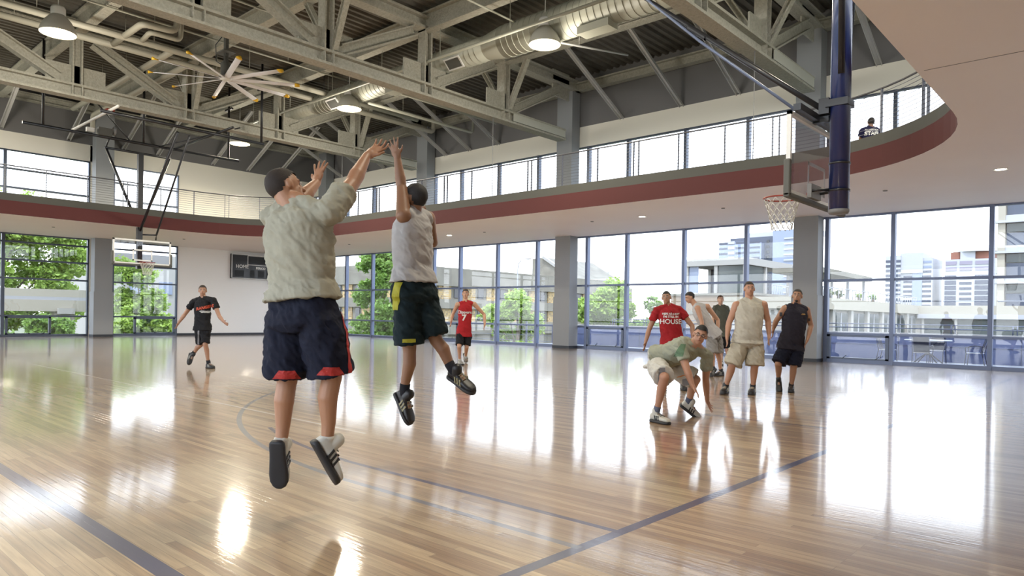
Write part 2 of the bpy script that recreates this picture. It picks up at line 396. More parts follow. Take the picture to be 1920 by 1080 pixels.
# ---- columns -----------------------------------------------------------------
def column(x0, x1, y0, y1, ztop, label):
    c = ((x0+x1)/2, (y0+y1)/2, 0); e = .03
    t = struct('trim_%d' % column.n, MB().box(x0, x1, y0, y1, 2.0, ztop), M['column'], origin=c, label=label); column.n += 1
    MB().box(x0-e, x1+e, y0-e, y1+e, .09, 2.02).build('wainscot', M['column_low'], t, origin=c)
    MB().box(x0-e-.01, x1+e+.01, y0-e-.01, y1+e+.01, 0, .1).build('base_strip', M['base'], t, origin=c)
column.n = 1
colsA = [(-34.6, -33.85), (-26.1, -25.35), (-17.5, -16.75), (-8.1, -7.37), (1.0, 1.75)]
for i, (a, b_) in enumerate(colsA):
    column(a, b_, 21.8, 22.3, 10.15, ['grey square column near the corner', 'grey square column behind the jumping players', 'grey square column left of the player in the red t-shirt', 'grey square column behind the player in the black tank top', 'grey column at far right'][i])
column(XB+.5, XB+1.0, 10.62, 11.36, 10.1, 'grey square column beside the far basket on the left wall')

# ---- balcony: soffit, fascia, curb, railing along a rounded inner edge ----------
def edge_path(off=0.0, dz=0.0):
    # inner edge of the running balcony seen from above, off > 0 = recessed outward
    pts = []
    xl, ya, xr, yf = -28.7-off, 16.42+off, -2.2+off, .9-off
    rl = 4.2+off; rr = 4.2+off
    for k in range(13):
        a = PI - (PI/2)*k/12; pts.append((xl+rl+rl*math.cos(a), ya-rl+rl*math.sin(a)))
    for k in range(17):
        a = PI/2 - (PI/2)*k/16; pts.append((xr-rr+rr*math.cos(a), ya-rr+rr*math.sin(a)))
    pts.append((xr, yf)); pts = [(xl, yf)] + pts
    return pts
def slab_ring(z, flip=False):
    mb = MB(); e = edge_path(); xo0, yo, xo1 = XB, YA-.04, XR
    vs = []; fs = []
    for (x, y) in e: vs.append((x, y, z))
    n = len(e)
    outer = []
    for i, (x, y) in enumerate(e):
        if i == 0: outer.append((xo0, YF))
        elif i <= 7: outer.append((xo0, y + (YA-.04-y)*((i-1)/6.0)**1.0 if i < 7 else YA-.04))
        elif i < 13: outer.append((xo0 + (x-xo0)*((i-7)/6.0), yo))
        elif i < 22: outer.append((x, yo) if i == 13 else (e[13][0] + (xo1-e[13][0])*((i-13)/9.0), yo))
        elif i < n-1: outer.append((xo1, yo + (y-yo)*((i-21)/float(n-2-21))))
        else: outer.append((xo1, YF))
    for (x, y) in outer: vs.append((x, y, z))
    for i in range(n-1): fs.append((i, i+1, n+i+1, n+i))
    a0 = len(vs); vs += [(e[0][0], YF, z), (e[-1][0], YF, z), (e[0][0], .9, z), (e[-1][0], .9, z)]
    fs.append((a0, a0+1, a0+3, a0+2)); 
    vs += []; fs.append((0, n, a0)); fs.append((n-1, a0+1, 2*n-1))
    return mb.add(vs, fs)
struct('trim_soffit', slab_ring(SOF), M['soffit'], label='smooth pale soffit under the running balcony')
struct('trim_balcony_floor', slab_ring(4.85), M['curb'])
def fascia(z0, z1, off, th, mat_, name, label=None):
    a = edge_path(off); b2 = edge_path(off+th); mb = MB(); vs = []; fs = []; n = len(a)
    for (p, q) in zip(a, b2): vs += [(p[0], p[1], z0), (p[0], p[1], z1), (q[0], q[1], z1), (q[0], q[1], z0)]
    for i in range(n-1):
        for k in range(4): fs.append((4*i+k, 4*i+(k+1) % 4, 4*i+4+(k+1) % 4, 4*i+4+k))
    xs = a[0][0], a[-1][0]
    mb.add(vs, fs, False); mb.box(xs[0], xs[1], .9-off-th, .9-off, z0, z1)
    return struct(name, mb, mat_, label=label)
fascia(SOF+.001, BTOP, 0, .08, M['red'], 'trim_fascia', 'dark red fascia band around the running balcony')
fascia(BTOP, CURB, .05, .14, M['curb'], 'trim_curb', 'grey curb on top of the red balcony fascia')
struct('trim_soffit_joint', MB().box(-2.12, XR, 9.98, 9.995, SOF-.003, SOF+.002).box(-2.12, XR, YA-2.0, YA-1.985, SOF-.003, SOF+.002), M['grey'])

def resample(path, step):
    out = []; acc = 0; nxt = 0
    for i in range(len(path)-1):
        a = V(*path[i], 0); b2 = V(*path[i+1], 0); L = (b2-a).length
        while nxt <= acc + L + 1e-6:
            p = a.lerp(b2, (nxt-acc)/L); out.append((p, (b2-a).normalized())); nxt += step
        acc += L
    return out
def railing():
    root = thing('balcony_railing', 'thin steel cable railing standing along the running balcony curb', 'railing', (-15, 16.5, CURB))
    path = edge_path(.12)
    tr = [V(x, y, RAILZ) for x, y in path]
    MB().tube(tr, .022, 8).build('top_rail', M['rail'], root)
    for k in range(10):
        z = CURB + .09 + k*.086
        MB().tube([V(x, y, z) for x, y in path], .0065, 5).build('cable', M['cable'], root)
    for i, (p, t) in enumerate(resample(path, 1.29)):
        nn = V(-t.y, t.x, 0)
        if p.y < 1.5: continue
        for s in ((-.05, .05) if i % 3 == 1 else (0,)):
            q = p + t*s*1.6
            MB().obox((q.x, q.y, (CURB+RAILZ)/2), t*.008, nn*.03, V(0,0,(RAILZ-CURB)/2)).build('post', M['rail'], root)
railing()
# recessed lights and sprinkler heads in the soffit
DL = [(-2.26,17.35),(-11.75,18.96),(-20.67,19.0),(-29.6,19.0)]
names = ['round lit downlight in the soffit at far right of the view', 'round lit downlight in the soffit above the player in red t-shirt', 'round lit downlight in the soffit right of the jumping blocker', 'round lit downlight in the soffit near the corner']
for (x, y), nm in zip(DL, names):
    t = thing('recessed_downlight', nm, 'downlight', (x, y, SOF), 'downlights in the soffit')
    MB().lathe((x, y, SOF-.012), [(.125,0),(.125,.012),(.10,.012),(.10,0.0)], 24).build('trim_ring', M['white'], t)
    MB().lathe((x, y, SOF-.004), [(.0,0),(.102,0)], 24).build('lens', M['downlens'], t)
for i, (x, y) in enumerate([(-4.72,18.55),(-9.0,18.83),(-13.67,18.96),(-18.75,19.04),(-31.68,8.2),(-31.75,13.24),(-27.31,18.87)]):
    o = MB().lathe((x, y, SOF-.02), [(.0,0),(.05,0),(.055,.022)], 16).build('ceiling_sprinkler', M['grey'], None, origin=(x, y, SOF))
    tag(o, ['small grey sprinkler cap in the soffit just right of the near basket', 'small grey sprinkler cap in the soffit left of the near net', 'small grey sprinkler cap in the soffit beside the middle column', 'small grey sprinkler cap in the soffit above the far glazing', 'leftmost small grey sprinkler cap in the left soffit', 'small grey sprinkler cap in the soffit right of the far backboard', 'small grey sprinkler cap in the soffit between the two jumping players'][i], 'sprinkler', 'sprinkler caps in the soffit')
# ------------------------------------------------------------------ light and view
w = bpy.data.worlds.new('world'); scene.world = w; w.use_nodes = True; nt = w.node_tree
bg = nt.nodes['Background']; tcw = nt.nodes.new('ShaderNodeTexCoord'); sp = nt.nodes.new('ShaderNodeSeparateXYZ'); rp = nt.nodes.new('ShaderNodeValToRGB')
nt.links.new(tcw.outputs['Generated'], sp.inputs[0]); nt.links.new(sp.outputs[2], rp.inputs[0]); nt.links.new(rp.outputs[0], bg.inputs[0])
rp.color_ramp.elements[0].color = (.90,.95,1.0,1); rp.color_ramp.elements[0].position = .0
rp.color_ramp.elements[1].color = (.62,.77,1.0,1); rp.color_ramp.elements[1].position = .8
SKY = 2.6
bg.inputs[1].default_value = SKY
sun = bpy.data.lights.new('sun', 'SUN'); sun.energy = 2.1; sun.angle = .02; sun.color = (1,.95,.86)
so = bpy.data.objects.new('sun', sun); COL.objects.link(so); so.rotation_euler = (-V(.30,-.50,1.0)).to_track_quat('-Z','Y').to_euler()
vs_ = scene.view_settings; vs_.view_transform = 'Standard'; vs_.look = 'None'; vs_.exposure = .92; vs_.gamma = 1; vs_.use_curve_mapping = False
scene.cycles.max_bounces = 10; scene.cycles.diffuse_bounces = 5; scene.cycles.glossy_bounces = 5; scene.cycles.transparent_max_bounces = 16
scene.cycles.use_denoising = True
scene.cycles.sample_clamp_indirect = 6
# ------------------------------------------------------------------ roof trusses
PANELS = [0.05, 3.6, 7.2, 10.75, 14.3, 17.9, 21.45]
ZB, ZT = 8.22, 10.28          # chord centre heights
def truss(X, label, ends=True):
    t = thing('roof_truss', label, 'roof truss', (X, 10.75, 8.0), 'steel roof trusses')
    S = M['steel']; sx = V(1,0,0)
    MB().ibeam((X, -1.5, ZB), (X, 21.25, ZB), .40, .42, .07, .06, sx).build('bottom_chord', S, t)
    MB().ibeam((X, -1.5, ZT), (X, 22.2, ZT), .40, .40, .07, .06, sx).build('top_chord', S, t)
    for i, y in enumerate(PANELS[:-1]):
        MB().ibeam((X, y, ZB+.2), (X, y, ZT-.2), .34, .30, .05, .05, sx).build('vertical', S, t)
        if y > 3: 
            g = MB(); g.obox((X, y, ZB+.45), V(.025,0,0), V(0,.85,0), V(0,0,.36)); g.build('gusset', S, t)
        # stiffener ribs across the chord web
        for q in (-.15, .13): MB().box(X-.19, X+.19, y+q, y+q+.03, ZB-.15, ZB+.15).build('stiffener', S, t)
    def diag(ya, za, yb, zb):
        a, b = V(X, ya, za), V(X, yb, zb); d = (b-a).normalized()
        MB().ibeam(a + d*.55, b - d*.55, .30, .32, .045, .045, sx).build('diagonal', S, t)
    for a, b in zip(PANELS[:3], PANELS[1:4]): diag(a, ZT-.1, b, ZB+.1)
    for a, b in zip(PANELS[3:6], PANELS[4:7]): diag(a, ZB+.1, b, ZT-.1)
    for y in (21.1,):
        MB().obox((X, y, ZT-.15), V(.03,0,0), V(0,.5,0), V(0,0,.5)).build('gusset', S, t)
    # smooth cover plates over the last length of the bottom chord
    for q in (X+.165, X-.20): MB().box(q, q+.035, 18.25, 21.2, ZB-.12, ZB+.165).build('cover_plate', M['cover'], t)
    for y in (10.75, 17.9):       # lateral kickers up to the roof beams
        for s in (-1, 1):
            MB().ibeam((X+s*.1, y+.2, ZB+.3), (X+s*1.05, y+.05, ZT-.25), .16, .16, .03, .03, V(0,1,0)).build('kicker', S, t)
    return t
truss(-25.6, 'long sprayed steel roof truss nearest the far basket, fan hanging in front')
truss(-16.8, 'sprayed steel roof truss crossing the middle of the ceiling in front of the round duct')
truss(-7.55, 'sprayed steel roof truss at top right whose end points at the near backboard')

def rbeam(y, z0, h, w, label):
    o = MB().ibeam((XB+.2, y, z0+h/2), (XR-.1, y, z0+h/2), w, h, .05, .04, V(0,1,0)).build('roof_beam', M['steel'], None, origin=(-16, y, z0+h))
    tag(o, label, 'roof beam', 'roof beams running with the long wall')
rbeam(7.2, 10.02, .6, .3, 'sprayed roof beam along the ceiling, second truss joint from the viewer')
rbeam(3.6, 10.02, .6, .3, 'sprayed roof beam along the ceiling nearest the viewer')
rbeam(10.75, 10.02, .6, .3, 'sprayed roof beam along the ceiling above the big fan')
rbeam(14.3, 10.02, .6, .3, 'sprayed roof beam along the ceiling just in front of the round duct')
rbeam(17.9, 10.0, .62, .32, 'sprayed roof beam along the ceiling just behind the round duct')
rbeam(22.1, 10.08, .34, .3, 'sprayed edge beam along the top of the back wall')
o = MB().ibeam((XB+.25, YF, 10.25), (XB+.25, YA-.4, 10.25), .3, .34, .05, .04, V(1,0,0)).build('roof_beam', M['steel'], None, origin=(XB+.25, 10, 10.4)); tag(o, 'sprayed edge beam along the top of the left wall', 'roof beam')

# slanted wall braces --------------------------------------------------------
def brace(p_wall, p_top, label):
    a = V(*p_wall); b = V(*p_top); d = (b-a).normalized()
    side = d.cross(V(0,0,1)).normalized()
    mb = MB(); upv = side.cross(d)
    mb.obox((a+b)/2, d*(b-a).length/2, side*.075, upv*.008)
    for s in (-1, 1): mb.obox((a+b)/2 + side*s*.07 - upv*.045, d*(b-a).length/2, side*.006, upv*.05)
    o = mb.build('wall_brace', M['brace'], None, origin=a); tag(o, label, 'brace', 'slanted braces between roof and wall')
names_A = ['first', 'second', 'third', 'fourth', 'fifth', 'sixth', 'seventh', 'eighth', 'ninth']
xsA = [-33.1, -30.8, -29.3, -24.6, -23.0, -21.2, -14.8, -12.3, -10.2, -5.9, -3.6]
labs = ['light grey slanted brace on the back wall nearest the room corner', 'light grey slanted brace on the back wall, second out of the room corner', 'light grey slanted brace on the back wall just left of the farthest column shown',
 'light grey slanted brace above the jumping blocker, first right of his column', 'light grey slanted brace right of the blocker column, middle of three', 'light grey slanted brace just left of the end of the middle truss',
 'light grey slanted brace first to the right of the middle column', 'light grey slanted brace second to the right of the middle column', 'light grey slanted brace third to the right of the middle column',
 'light grey slanted brace just right of the navy basket mast', 'light grey slanted brace beside the edge of the big pale soffit']
for x, lb in zip(xsA, labs): brace((x, YA-.04, 8.80), (x, 18.1, 10.85), lb)
ysB = [4.6, 7.3, 9.8, 12.05, 13.6, 16.3, 18.2, 19.9]
labsB = ['light grey slanted brace on the left wall, out at the frame edge', 'light grey slanted brace on the left wall, leftmost in view', 'light grey slanted brace on the left wall left of the wall column', 'light grey slanted brace on the left wall right of the wall column',
 'light grey slanted brace on the left wall above the right end window', 'light grey slanted brace on the left wall behind the distant lamp', 'light grey slanted brace on the left wall right of the distant lamp', 'light grey slanted brace on the left wall nearest the corner']
for y, lb in zip(ysB, labsB): brace((XB+.03, y, 8.82), (XB+4.2, y, 10.85), lb)

# spiral duct ----------------------------------------------------------------
dt = thing('spiral_duct', 'big round spiral air duct hanging under the roof behind the lamps', 'air duct', (-14, 15.3, 9.4))
def ductpipe(x0, x1, r):
    mb = MB(); mb.cyl((x0, 15.3, 9.42), (x1, 15.3, 9.42), r, 32); x = x0+.2
    while x < x1-.1:
        mb.tube([V(x, 15.3 + (r+.004)*math.cos(2*PI*k/28), 9.42 + (r+.004)*math.sin(2*PI*k/28)) for k in range(28)], .008, 4, closed=True); x += .22
    return mb
ductpipe(-14.3, 2.5, .47).build('wide_duct_run', M['duct'], dt)
MB().lathe((-15.0, 15.3, 9.42), [(.37,0),(.47,.7)], 32, (1,0,0)).build('reducer', M['duct'], dt)
ductpipe(-24.3, -15.0, .37).build('narrow_duct_run', M['duct'], dt)
MB().lathe((-24.7, 15.3, 9.42), [(.25,0),(.37,.4)], 32, (1,0,0)).build('reducer', M['duct'], dt)
ductpipe(-31.5, -24.7, .25).build('end_duct_run', M['duct'], dt)
for xg in (-13.2, -21.6, -15.9+9.4-9.1, -29.2):
    pass
def grille(x, r):
    c = V(x, 15.3 - r*.72 - .02, 9.42 - r*.72); nn = V(0,-.7,-.714).normalized(); u = V(1,0,0); v2 = nn.cross(u)
    g = MB().obox(c, u*.34, v2*.2, nn*.02).build('grille_frame', M['white'], dt)
    MB().obox(c + nn*.012, u*.29, v2*.15, nn*.012).build('grille_slots', M['dkgrey'], g)
for xg, rr in ((-16.25, .37), (-22.9, .37), (-29.6, .25)): grille(xg, rr)
MB().obox((-10.9, 15.2, 8.9), V(.5,0,0), V(0,.22,0), V(0,0,.1)).build('diffuser_box', M['duct'], dt)
MB().obox((-19.2, 15.2, 9.0), V(.5,0,0), V(0,.22,0), V(0,0,.1)).build('diffuser_box', M['duct'], dt)
for x in (-8, -11, -17.5, -20.5, -24, -28):
    MB().cyl((x, 15.3, 9.6), (x, 15.3, DECK), .012, 6).build('hanger_rod', M['rail'], dt)

# pipes ----------------------------------------------------------------------
def pipe(name, label, runs, r, m='pipe', group=None, cat='pipe'):
    t = None
    mb = MB()
    for pts in runs:
        P = [V(*p) for p in pts]; out = [P[0]]
        for i in range(1, len(P)-1):
            a = (P[i-1]-P[i]).normalized(); b = (P[i+1]-P[i]).normalized(); k = min(2.2*r, .3)
            for q in range(5):
                u = q/4; out.append(P[i] + a*k*(1-u)**2 + b*k*u**2)
        out.append(P[-1]); mb.tube(out, r, 12)
        for a, b in zip(P[:-1], P[1:]):      # rod hangers up to the deck
            L = (b-a).length
            if abs((b-a).z) > .8 or L < 3: continue
            for q in range(int(L/3.2)):
                h = a.lerp(b, (q+.6)/int(L/3.2+1)); mb.tube([h, V(h.x, h.y, 10.02 if min(abs(h.y-q_) for q_ in (3.6, 7.2, 10.75, 14.3, 17.9)) < .22 else DECK-.02)], .009, 5)
    o = mb.build(name, M[m], None, origin=runs[0][0]); tag(o, label, cat, group); return o
pipe('water_pipe', 'upper of two fat grey pipes running past the ceiling fan', [[(-23.35, .5, 9.6), (-23.35, 19.5, 9.6)]], .10, group='fat ceiling pipes')
pipe('water_pipe', 'lower of two fat grey pipes running past the ceiling fan', [[(-24.35, .5, 9.6), (-24.35, 21.3, 9.6), (-24.35, 21.3, 10.6)]], .10, group='fat ceiling pipes')
pipe('branch_pipe', 'fat bent grey branch pipe rising to the roof left of the fan', [[(-24.3, 7.85, 9.62), (-21.9, 7.85, 9.62), (-21.75, 8.75, 9.62), (-21.75, 8.85, 10.73)]], .095)
pipe('branch_pipe', 'thinner bent grey branch pipe beside the fat one left of the fan', [[(-23.3, 8.35, 9.62), (-22.4, 8.25, 9.62), (-22.3, 8.7, 9.6), (-22.3, 9.1, 9.6), (-22.3, 9.15, 10.73)]], .075)
pipe('branch_pipe', 'grey pipe leading from the fan pipes to the left wall, left one', [[(-23.35, 9.25, 9.55), (-33.2, 9.25, 9.55)]], .10)
pipe('branch_pipe', 'grey pipe leading from the fan pipes to the left wall, right one', [[(-24.35, 10.1, 9.55), (-33.6, 10.1, 9.55), (-33.6, 10.1, 9.0)]], .10)
pipe('sprinkler_pipe', 'thin pipe running along the front of the round duct', [[(-29.5, 14.35, 9.13), (-9.2, 14.35, 9.13)]], .045, 'duct')
pipe('sprinkler_pipe', 'thin sprinkler pipe just under the deck above the fan', [[(-22.3, .5, 9.95), (-22.3, 16.5, 9.95)]], .03, 'duct')
pipe('sprinkler_pipe', 'thin sprinkler pipe across the top centre of the ceiling', [[(-18.9, .5, 9.9), (-18.9, 13.0, 9.9)], [(-13.6, 3.5, 9.7), (-13.6, 16.6, 9.7)]], .028, 'duct')
pipe('sprinkler_pipe', 'short thin pipe sticking out past the lamp over the court', [[(-12.8, 15.8, 9.2), (-12.8, 19.6, 9.9)]], .03, 'white')
pipe('sprinkler_pipe', 'pair of pale pipes running from the middle lamp to the column', [[(-20.3, 15.6, 9.3), (-20.3, 21.2, 9.3)], [(-21.9, 15.9, 9.2), (-21.9, 21.4, 9.2), (-21.9, 21.5, 10.5)]], .06, 'duct')

# high-bay lamps ---------------------------------------------------------------
def highbay():
    z = 0
    t = thing('high_bay_lamp', 'x', 'ceiling lamp', (0,0,0), 'high bay lamps')
    MB().lathe((0,0,0), [(.44,0),(.45,.03),(.41,.16),(.33,.32),(.23,.44),(.17,.5),(.0,.5)], 36).build('shade', M['lampshade'], t)
    MB().lathe((0,0,0), [(.17,.48),(.18,.52),(.18,.68),(.15,.74),(.0,.75)], 24).build('ballast_housing', M['white'], t)
    MB().lathe((0,0,0), [(.0,-.06),(.2,-.05),(.36,-.02),(.435,.012)], 36).build('lens', M['lens'], t)
    MB().cyl((0,0,.74), (0,0,DECK-8.75+.1), .012, 8).build('cord', M['white'], t)
    return t
lamps = [((-22.15, 5.78), 'lit bell-shaped lamp nearest the viewer at top left'),
         ((-12.45, 14.9), 'lit bell-shaped lamp hanging in front of the wide round duct'),
         ((-21.85, 15.0), 'lit bell-shaped lamp above the jumping players'),
         ((-30.25, 15.0), 'smallest lit bell-shaped lamp, beyond the far basket frame'),
         ((-31.6, 5.6), 'lit bell-shaped lamp cut off by the left frame edge')]
l0 = highbay()
allL = [(x, y, n) for (x, y), n in lamps]
for i, (x, y, n) in enumerate(allL):
    o = l0 if i == 0 else copy_tree(l0)
    o.location = (x, y, 8.75); o['label'] = n
LP = 560
for i, (x, y) in enumerate([(p[0], p[1]) for p in allL] + [(-12.45, 5.78), (-3.0, 5.78), (-3.0, 14.9)]):
    ld = bpy.data.lights.new('lamp_light', 'SPOT'); ld.energy = LP*(1.7 if x < -28 else 1); ld.spot_size = math.radians(168); ld.spot_blend = .35; ld.color = (1, .90, .70); ld.shadow_soft_size = .35
    lo = bpy.data.objects.new('lamp_light', ld); COL.objects.link(lo); lo.location = (x, y, 8.62)
    lu = bpy.data.lights.new('lamp_glow', 'POINT'); lu.energy = 150; lu.color = (1, .93, .8); lu.shadow_soft_size = .45
    lv = bpy.data.objects.new('lamp_glow', lu); COL.objects.link(lv); lv.location = (x, y, 8.1)
# the lamps over the rest of the gym, behind the viewer's frame edge, are the same lamps
for x, y in [(-12.45, 5.78), (-3.2, 5.78), (-3.2, 14.9)]:
    o = copy_tree(l0); o.location = (x, y, 8.75); o['label'] = {(-12.45, 5.78): 'lit bell-shaped lamp above the frame, over the free throw side', (-3.2, 5.78): 'lit bell-shaped lamp above the frame near the viewer', (-3.2, 14.9): 'lit bell-shaped lamp above the frame behind the near basket'}[(x, y)]

# ceiling fan -------------------------------------------------------------------
fx, fy, fz = -21.78, 10.31, 8.62
ft = thing('ceiling_fan', 'huge ten-blade ceiling fan with silver blades and yellow tips', 'fan', (fx, fy, fz))
MB().lathe((fx, fy, fz), [(.0,-.06),(.12,-.05),(.2,.0),(.2,.06),(.1,.1),(.0,.1)], 24).build('hub', M['white'], ft)
MB().lathe((fx, fy, fz+.08), [(.07,0),(.16,.05),(.16,.4),(.07,.48),(.07,.7),(.0,.7)], 20).build('motor', M['dkgrey'], ft)
MB().box(fx-.07, fx+.07, fy-.05, fy+.05, fz+.7, 10.02).box(fx-.28, fx+.28, fy-.2, fy+.2, 9.42, 9.46).build('mount', M['dkgrey'], ft)
MB().tube([V(fx+.1, fy, fz+.3), V(fx-.35, fy-.15, fz+.6), V(fx-.3, fy-.2, fz+1.1), V(fx, fy-.1, fz+1.35)], .014, 6).build('cable', M['base'], ft)
for k in range(10):
    a = 2*PI*k/10 + math.radians(20); d = V(math.cos(a), math.sin(a), 0); s_ = V(-d.y, d.x, 0); tilt = (s_*math.cos(.32) + V(0,0,1)*math.sin(-.32)); nn = d.cross(tilt)
    secs = []; c0 = V(fx, fy, fz)
    mb = MB(); secs = [(c0 + d*r_, tilt*.085*(1.0 if r_ > .3 else .7), nn*.014) for r_ in (.16, .35, .8, 1.5, 2.12)]
    b = mb.loft(secs, 14).build('blade', M['blade'], ft)
    MB().loft([(c0 + d*r_, tilt*(.095 if r_ < 2.2 else .06), nn*(.02 if r_ < 2.2 else .05)) for r_ in (2.1, 2.16, 2.25)], 12).build('blade_tip', M['gold'], b)
# ------------------------------------------------------------------ people
def bake(mb, name, mat_, parent, voxel=.008, smooth=4, origin=None, disp=None):
    # union the overlapping volumes into one continuous skin
    o = mb.build('tmp', None)
    r = o.modifiers.new('r', 'REMESH'); r.mode = 'VOXEL'; r.voxel_size = voxel; r.use_smooth_shade = True
    if smooth: sm_ = o.modifiers.new('s', 'SMOOTH'); sm_.factor = .5; sm_.iterations = smooth
    dg = bpy.context.evaluated_depsgraph_get(); me = bpy.data.meshes.new_from_object(o.evaluated_get(dg))
    old = o.data; bpy.data.objects.remove(o); bpy.data.meshes.remove(old)
    if disp: disp(me)
    c = Vector(origin) if origin is not None else Vector((0,0,0))
    me.transform(Matrix.Translation(-c)); me.name = name
    for p in me.polygons: p.use_smooth = True
    me.materials.clear(); me.materials.append(mat_)
    n = bpy.data.objects.new(name, me); COL.objects.link(n); n.location = c
    if parent: setparent(n, parent)
    return n
def folds(amp=.008, fx=7, seed=0, ax=None):
    def f(me):
        nr = [v.normal.copy() for v in me.vertices]
        for v, n_ in zip(me.vertices, nr):
            p = v.co; q = Vector((p.x*fx*.8 + seed*3.1, p.y*fx*.8, (p.z + .55*p.x + .4*p.y)*fx*1.3))
            a = noise.noise(q); r_ = 1 - abs(a)*3.2
            v.co = p + n_*amp*(r_*.55 + noise.noise(q*2.3)*.5 + .25*(1-abs(noise.noise(q*3.7+Vector((9,2,4))))*3))
    return f
def hand(mb, w, tip, up_, side_sign=1, s=1., curl=.35, spread=.10, fr=.0088):
    w = Vector(w); d = (Vector(tip) - w).normalized(); nrm = Vector(up_); nrm = (nrm - d*nrm.dot(d)).normalized(); sd = d.cross(nrm)*side_sign
    c = w + d*.048*s
    mb.ell(c, d*.05*s, sd*.041*s, nrm*.016*s, 14, 10)
    mb.ell(w + d*.02*s + sd*.02*s, d*.035*s, sd*.02*s, nrm*.017*s, 10, 8)
    for k, L in enumerate((.066, .076, .071, .056)):
        off = (1.5 - k)*.0205*s; b = w + d*.08*s + sd*off; fd = (d + sd*(1.5-k)*spread).normalized()
        p1 = b + fd*L*.5*s; fd2 = (fd - nrm*curl).normalized(); p2 = p1 + fd2*L*.32*s; fd3 = (fd2 - nrm*curl*.8).normalized(); p3 = p2 + fd3*L*.26*s
        mb.cone2(b - fd*.02*s, fr*1.12, p1, fr, 8).cone2(p1, fr, p2, fr*.93, 8).cone2(p2, fr*.93, p3, fr*.82, 8)
    t0 = w + d*.022*s + sd*.024*s; td = (d*.62 + sd*.75 - nrm*.15).normalized(); t1 = t0 + td*.042*s; td2 = (d*.85 + sd*.42 - nrm*.2).normalized()
    mb.cone2(t0, fr*1.4, t1, fr*1.15, 8).cone2(t1, fr*1.15, t1 + td2*.032*s, fr*.9, 8)
def lerp(a, b, t): return Vector(a).lerp(Vector(b), t)
def shoe(root, ankle, knee, toe, mupper, msole, s=1., sock=None, high=0., accent=None):
    a = Vector(ankle); t = Vector(toe); d = (t - a); d.normalize()
    shin = (Vector(knee) - a).normalized()
    # foot direction: from heel (below the ankle) to toe; 'n' points from the sole to the laces
    n_ = (shin - d*shin.dot(d)); n_.normalize()
    drop = .062*s
    heel = a - n_*drop*.55 - d*.055*s; sd = d.cross(n_); L = .285*s
    base = heel - n_*.012*s
    if t.z < .06 and a.z < .13:    # standing flat
        d = V(t.x-a.x, t.y-a.y, 0).normalized(); n_ = V(0,0,1); sd = d.cross(n_); base = V(a.x, a.y, .028) - d*.07*s
        heel = base
    mb = MB(); secs = []
    prof = [(0,.028,.055),(.04,.038,.075),(.12,.041,.088),(.24,.040,.085),(.36,.042,.074),(.55,.047,.056),(.72,.051,.047),(.86,.048,.040),(.96,.034,.031),(1.0,.016,.018)]
    for (u, hw, hh) in prof: secs.append((base + d*L*u + n_*(hh*s/2+.0), sd*hw*s, n_*hh*s/2))
    mb.loft(secs, 18, 2.6)
    mb.cone2(base + d*.075*s + n_*.07*s, .043*s, base + d*.07*s + n_*(.105+high)*s, .043*s)
    o = bake(mb, 'shoe', mupper, root, .006, 2)
    so_ = MB(); secs = []
    for (u, hw, hh) in prof: secs.append((base + d*L*(u*1.02-.01) - n_*.010*s, sd*(hw+.004)*s, n_*.018*s))
    so_.loft(secs, 18, 3.5).build('sole', msole, o)
    lc = MB()
    for k in range(4):
        c = base + d*L*(.34+.085*k) + n_*(.083-.0085*k)*s
        lc.tube([c - sd*.026*s, c + n_*.006*s, c + sd*.026*s], .0035*s, 6)
    lc.build('laces', accent or msole, o)
    if accent:
        for q in (-1, 1):
            st = MB()
            for k in range(3):
                c = base + d*L*(.36+.1*k) + n_*.03*s + sd*q*.044*s
                st.obox(c, (n_*.026 - d*.008)*s, d*.007*s, sd*.004*s)
            st.obox(base + d*L*.46 + n_*.006*s + sd*q*.042*s, d*L*.12, n_*.003*s, sd*.003*s)
            st.build('side_stripes', accent, o)
    return o, base, d, n_
def text_mesh(s, size, bold=.0):
    cu = bpy.data.curves.new('t', 'FONT'); cu.body = s; cu.size = size; cu.align_x = 'CENTER'; cu.align_y = 'CENTER'; cu.offset = bold; cu.resolution_u = 3
    o = bpy.data.objects.new('t', cu); COL.objects.link(o)
    dg = bpy.context.evaluated_depsgraph_get(); me = bpy.data.meshes.new_from_object(o.evaluated_get(dg))
    bpy.data.objects.remove(o); bpy.data.curves.remove(cu)
    bm = bmesh.new(); bm.from_mesh(me); bpy.data.meshes.remove(me)
    return bm
def wrap(target, bm, centre, right_, up_, out, name, mat_, lift=.004, cut=.02):
    # lay a flat pattern (bmesh in its own xy-plane) onto the cloth it is printed on
    for _ in range(4):
        es = [e for e in bm.edges if e.calc_length() > cut]
        if not es: break
        bmesh.ops.subdivide_edges(bm, edges=es, cuts=1)
    bmesh.ops.triangulate(bm, faces=bm.faces)
    mw_ = world_loc(target); tr = BVHTree.FromPolygons([v.co + mw_ for v in target.data.vertices], [tuple(p.vertices) for p in target.data.polygons])
    c = Vector(centre); r_ = Vector(right_).normalized(); u_ = Vector(up_).normalized(); out = Vector(out).normalized(); bad = []
    for v in bm.verts:
        p = c + r_*v.co.x + u_*v.co.y
        h = tr.ray_cast(p + out*.6, -out, 1.2)
        if h[0] is None: bad.append(v); continue
        v.co = h[0] + h[1]*lift*(1 if h[1].dot(out) > 0 else -1)
    if bad: bmesh.ops.delete(bm, geom=bad, context='VERTS')
    if not len(bm.faces): bm.free(); return None
    me = bpy.data.meshes.new(name); bm.to_mesh(me); bm.free(); me.materials.append(mat_)
    o = bpy.data.objects.new(name, me); COL.objects.link(o)
    me.transform(Matrix.Translation(-mw_)); o.parent = target
    return o
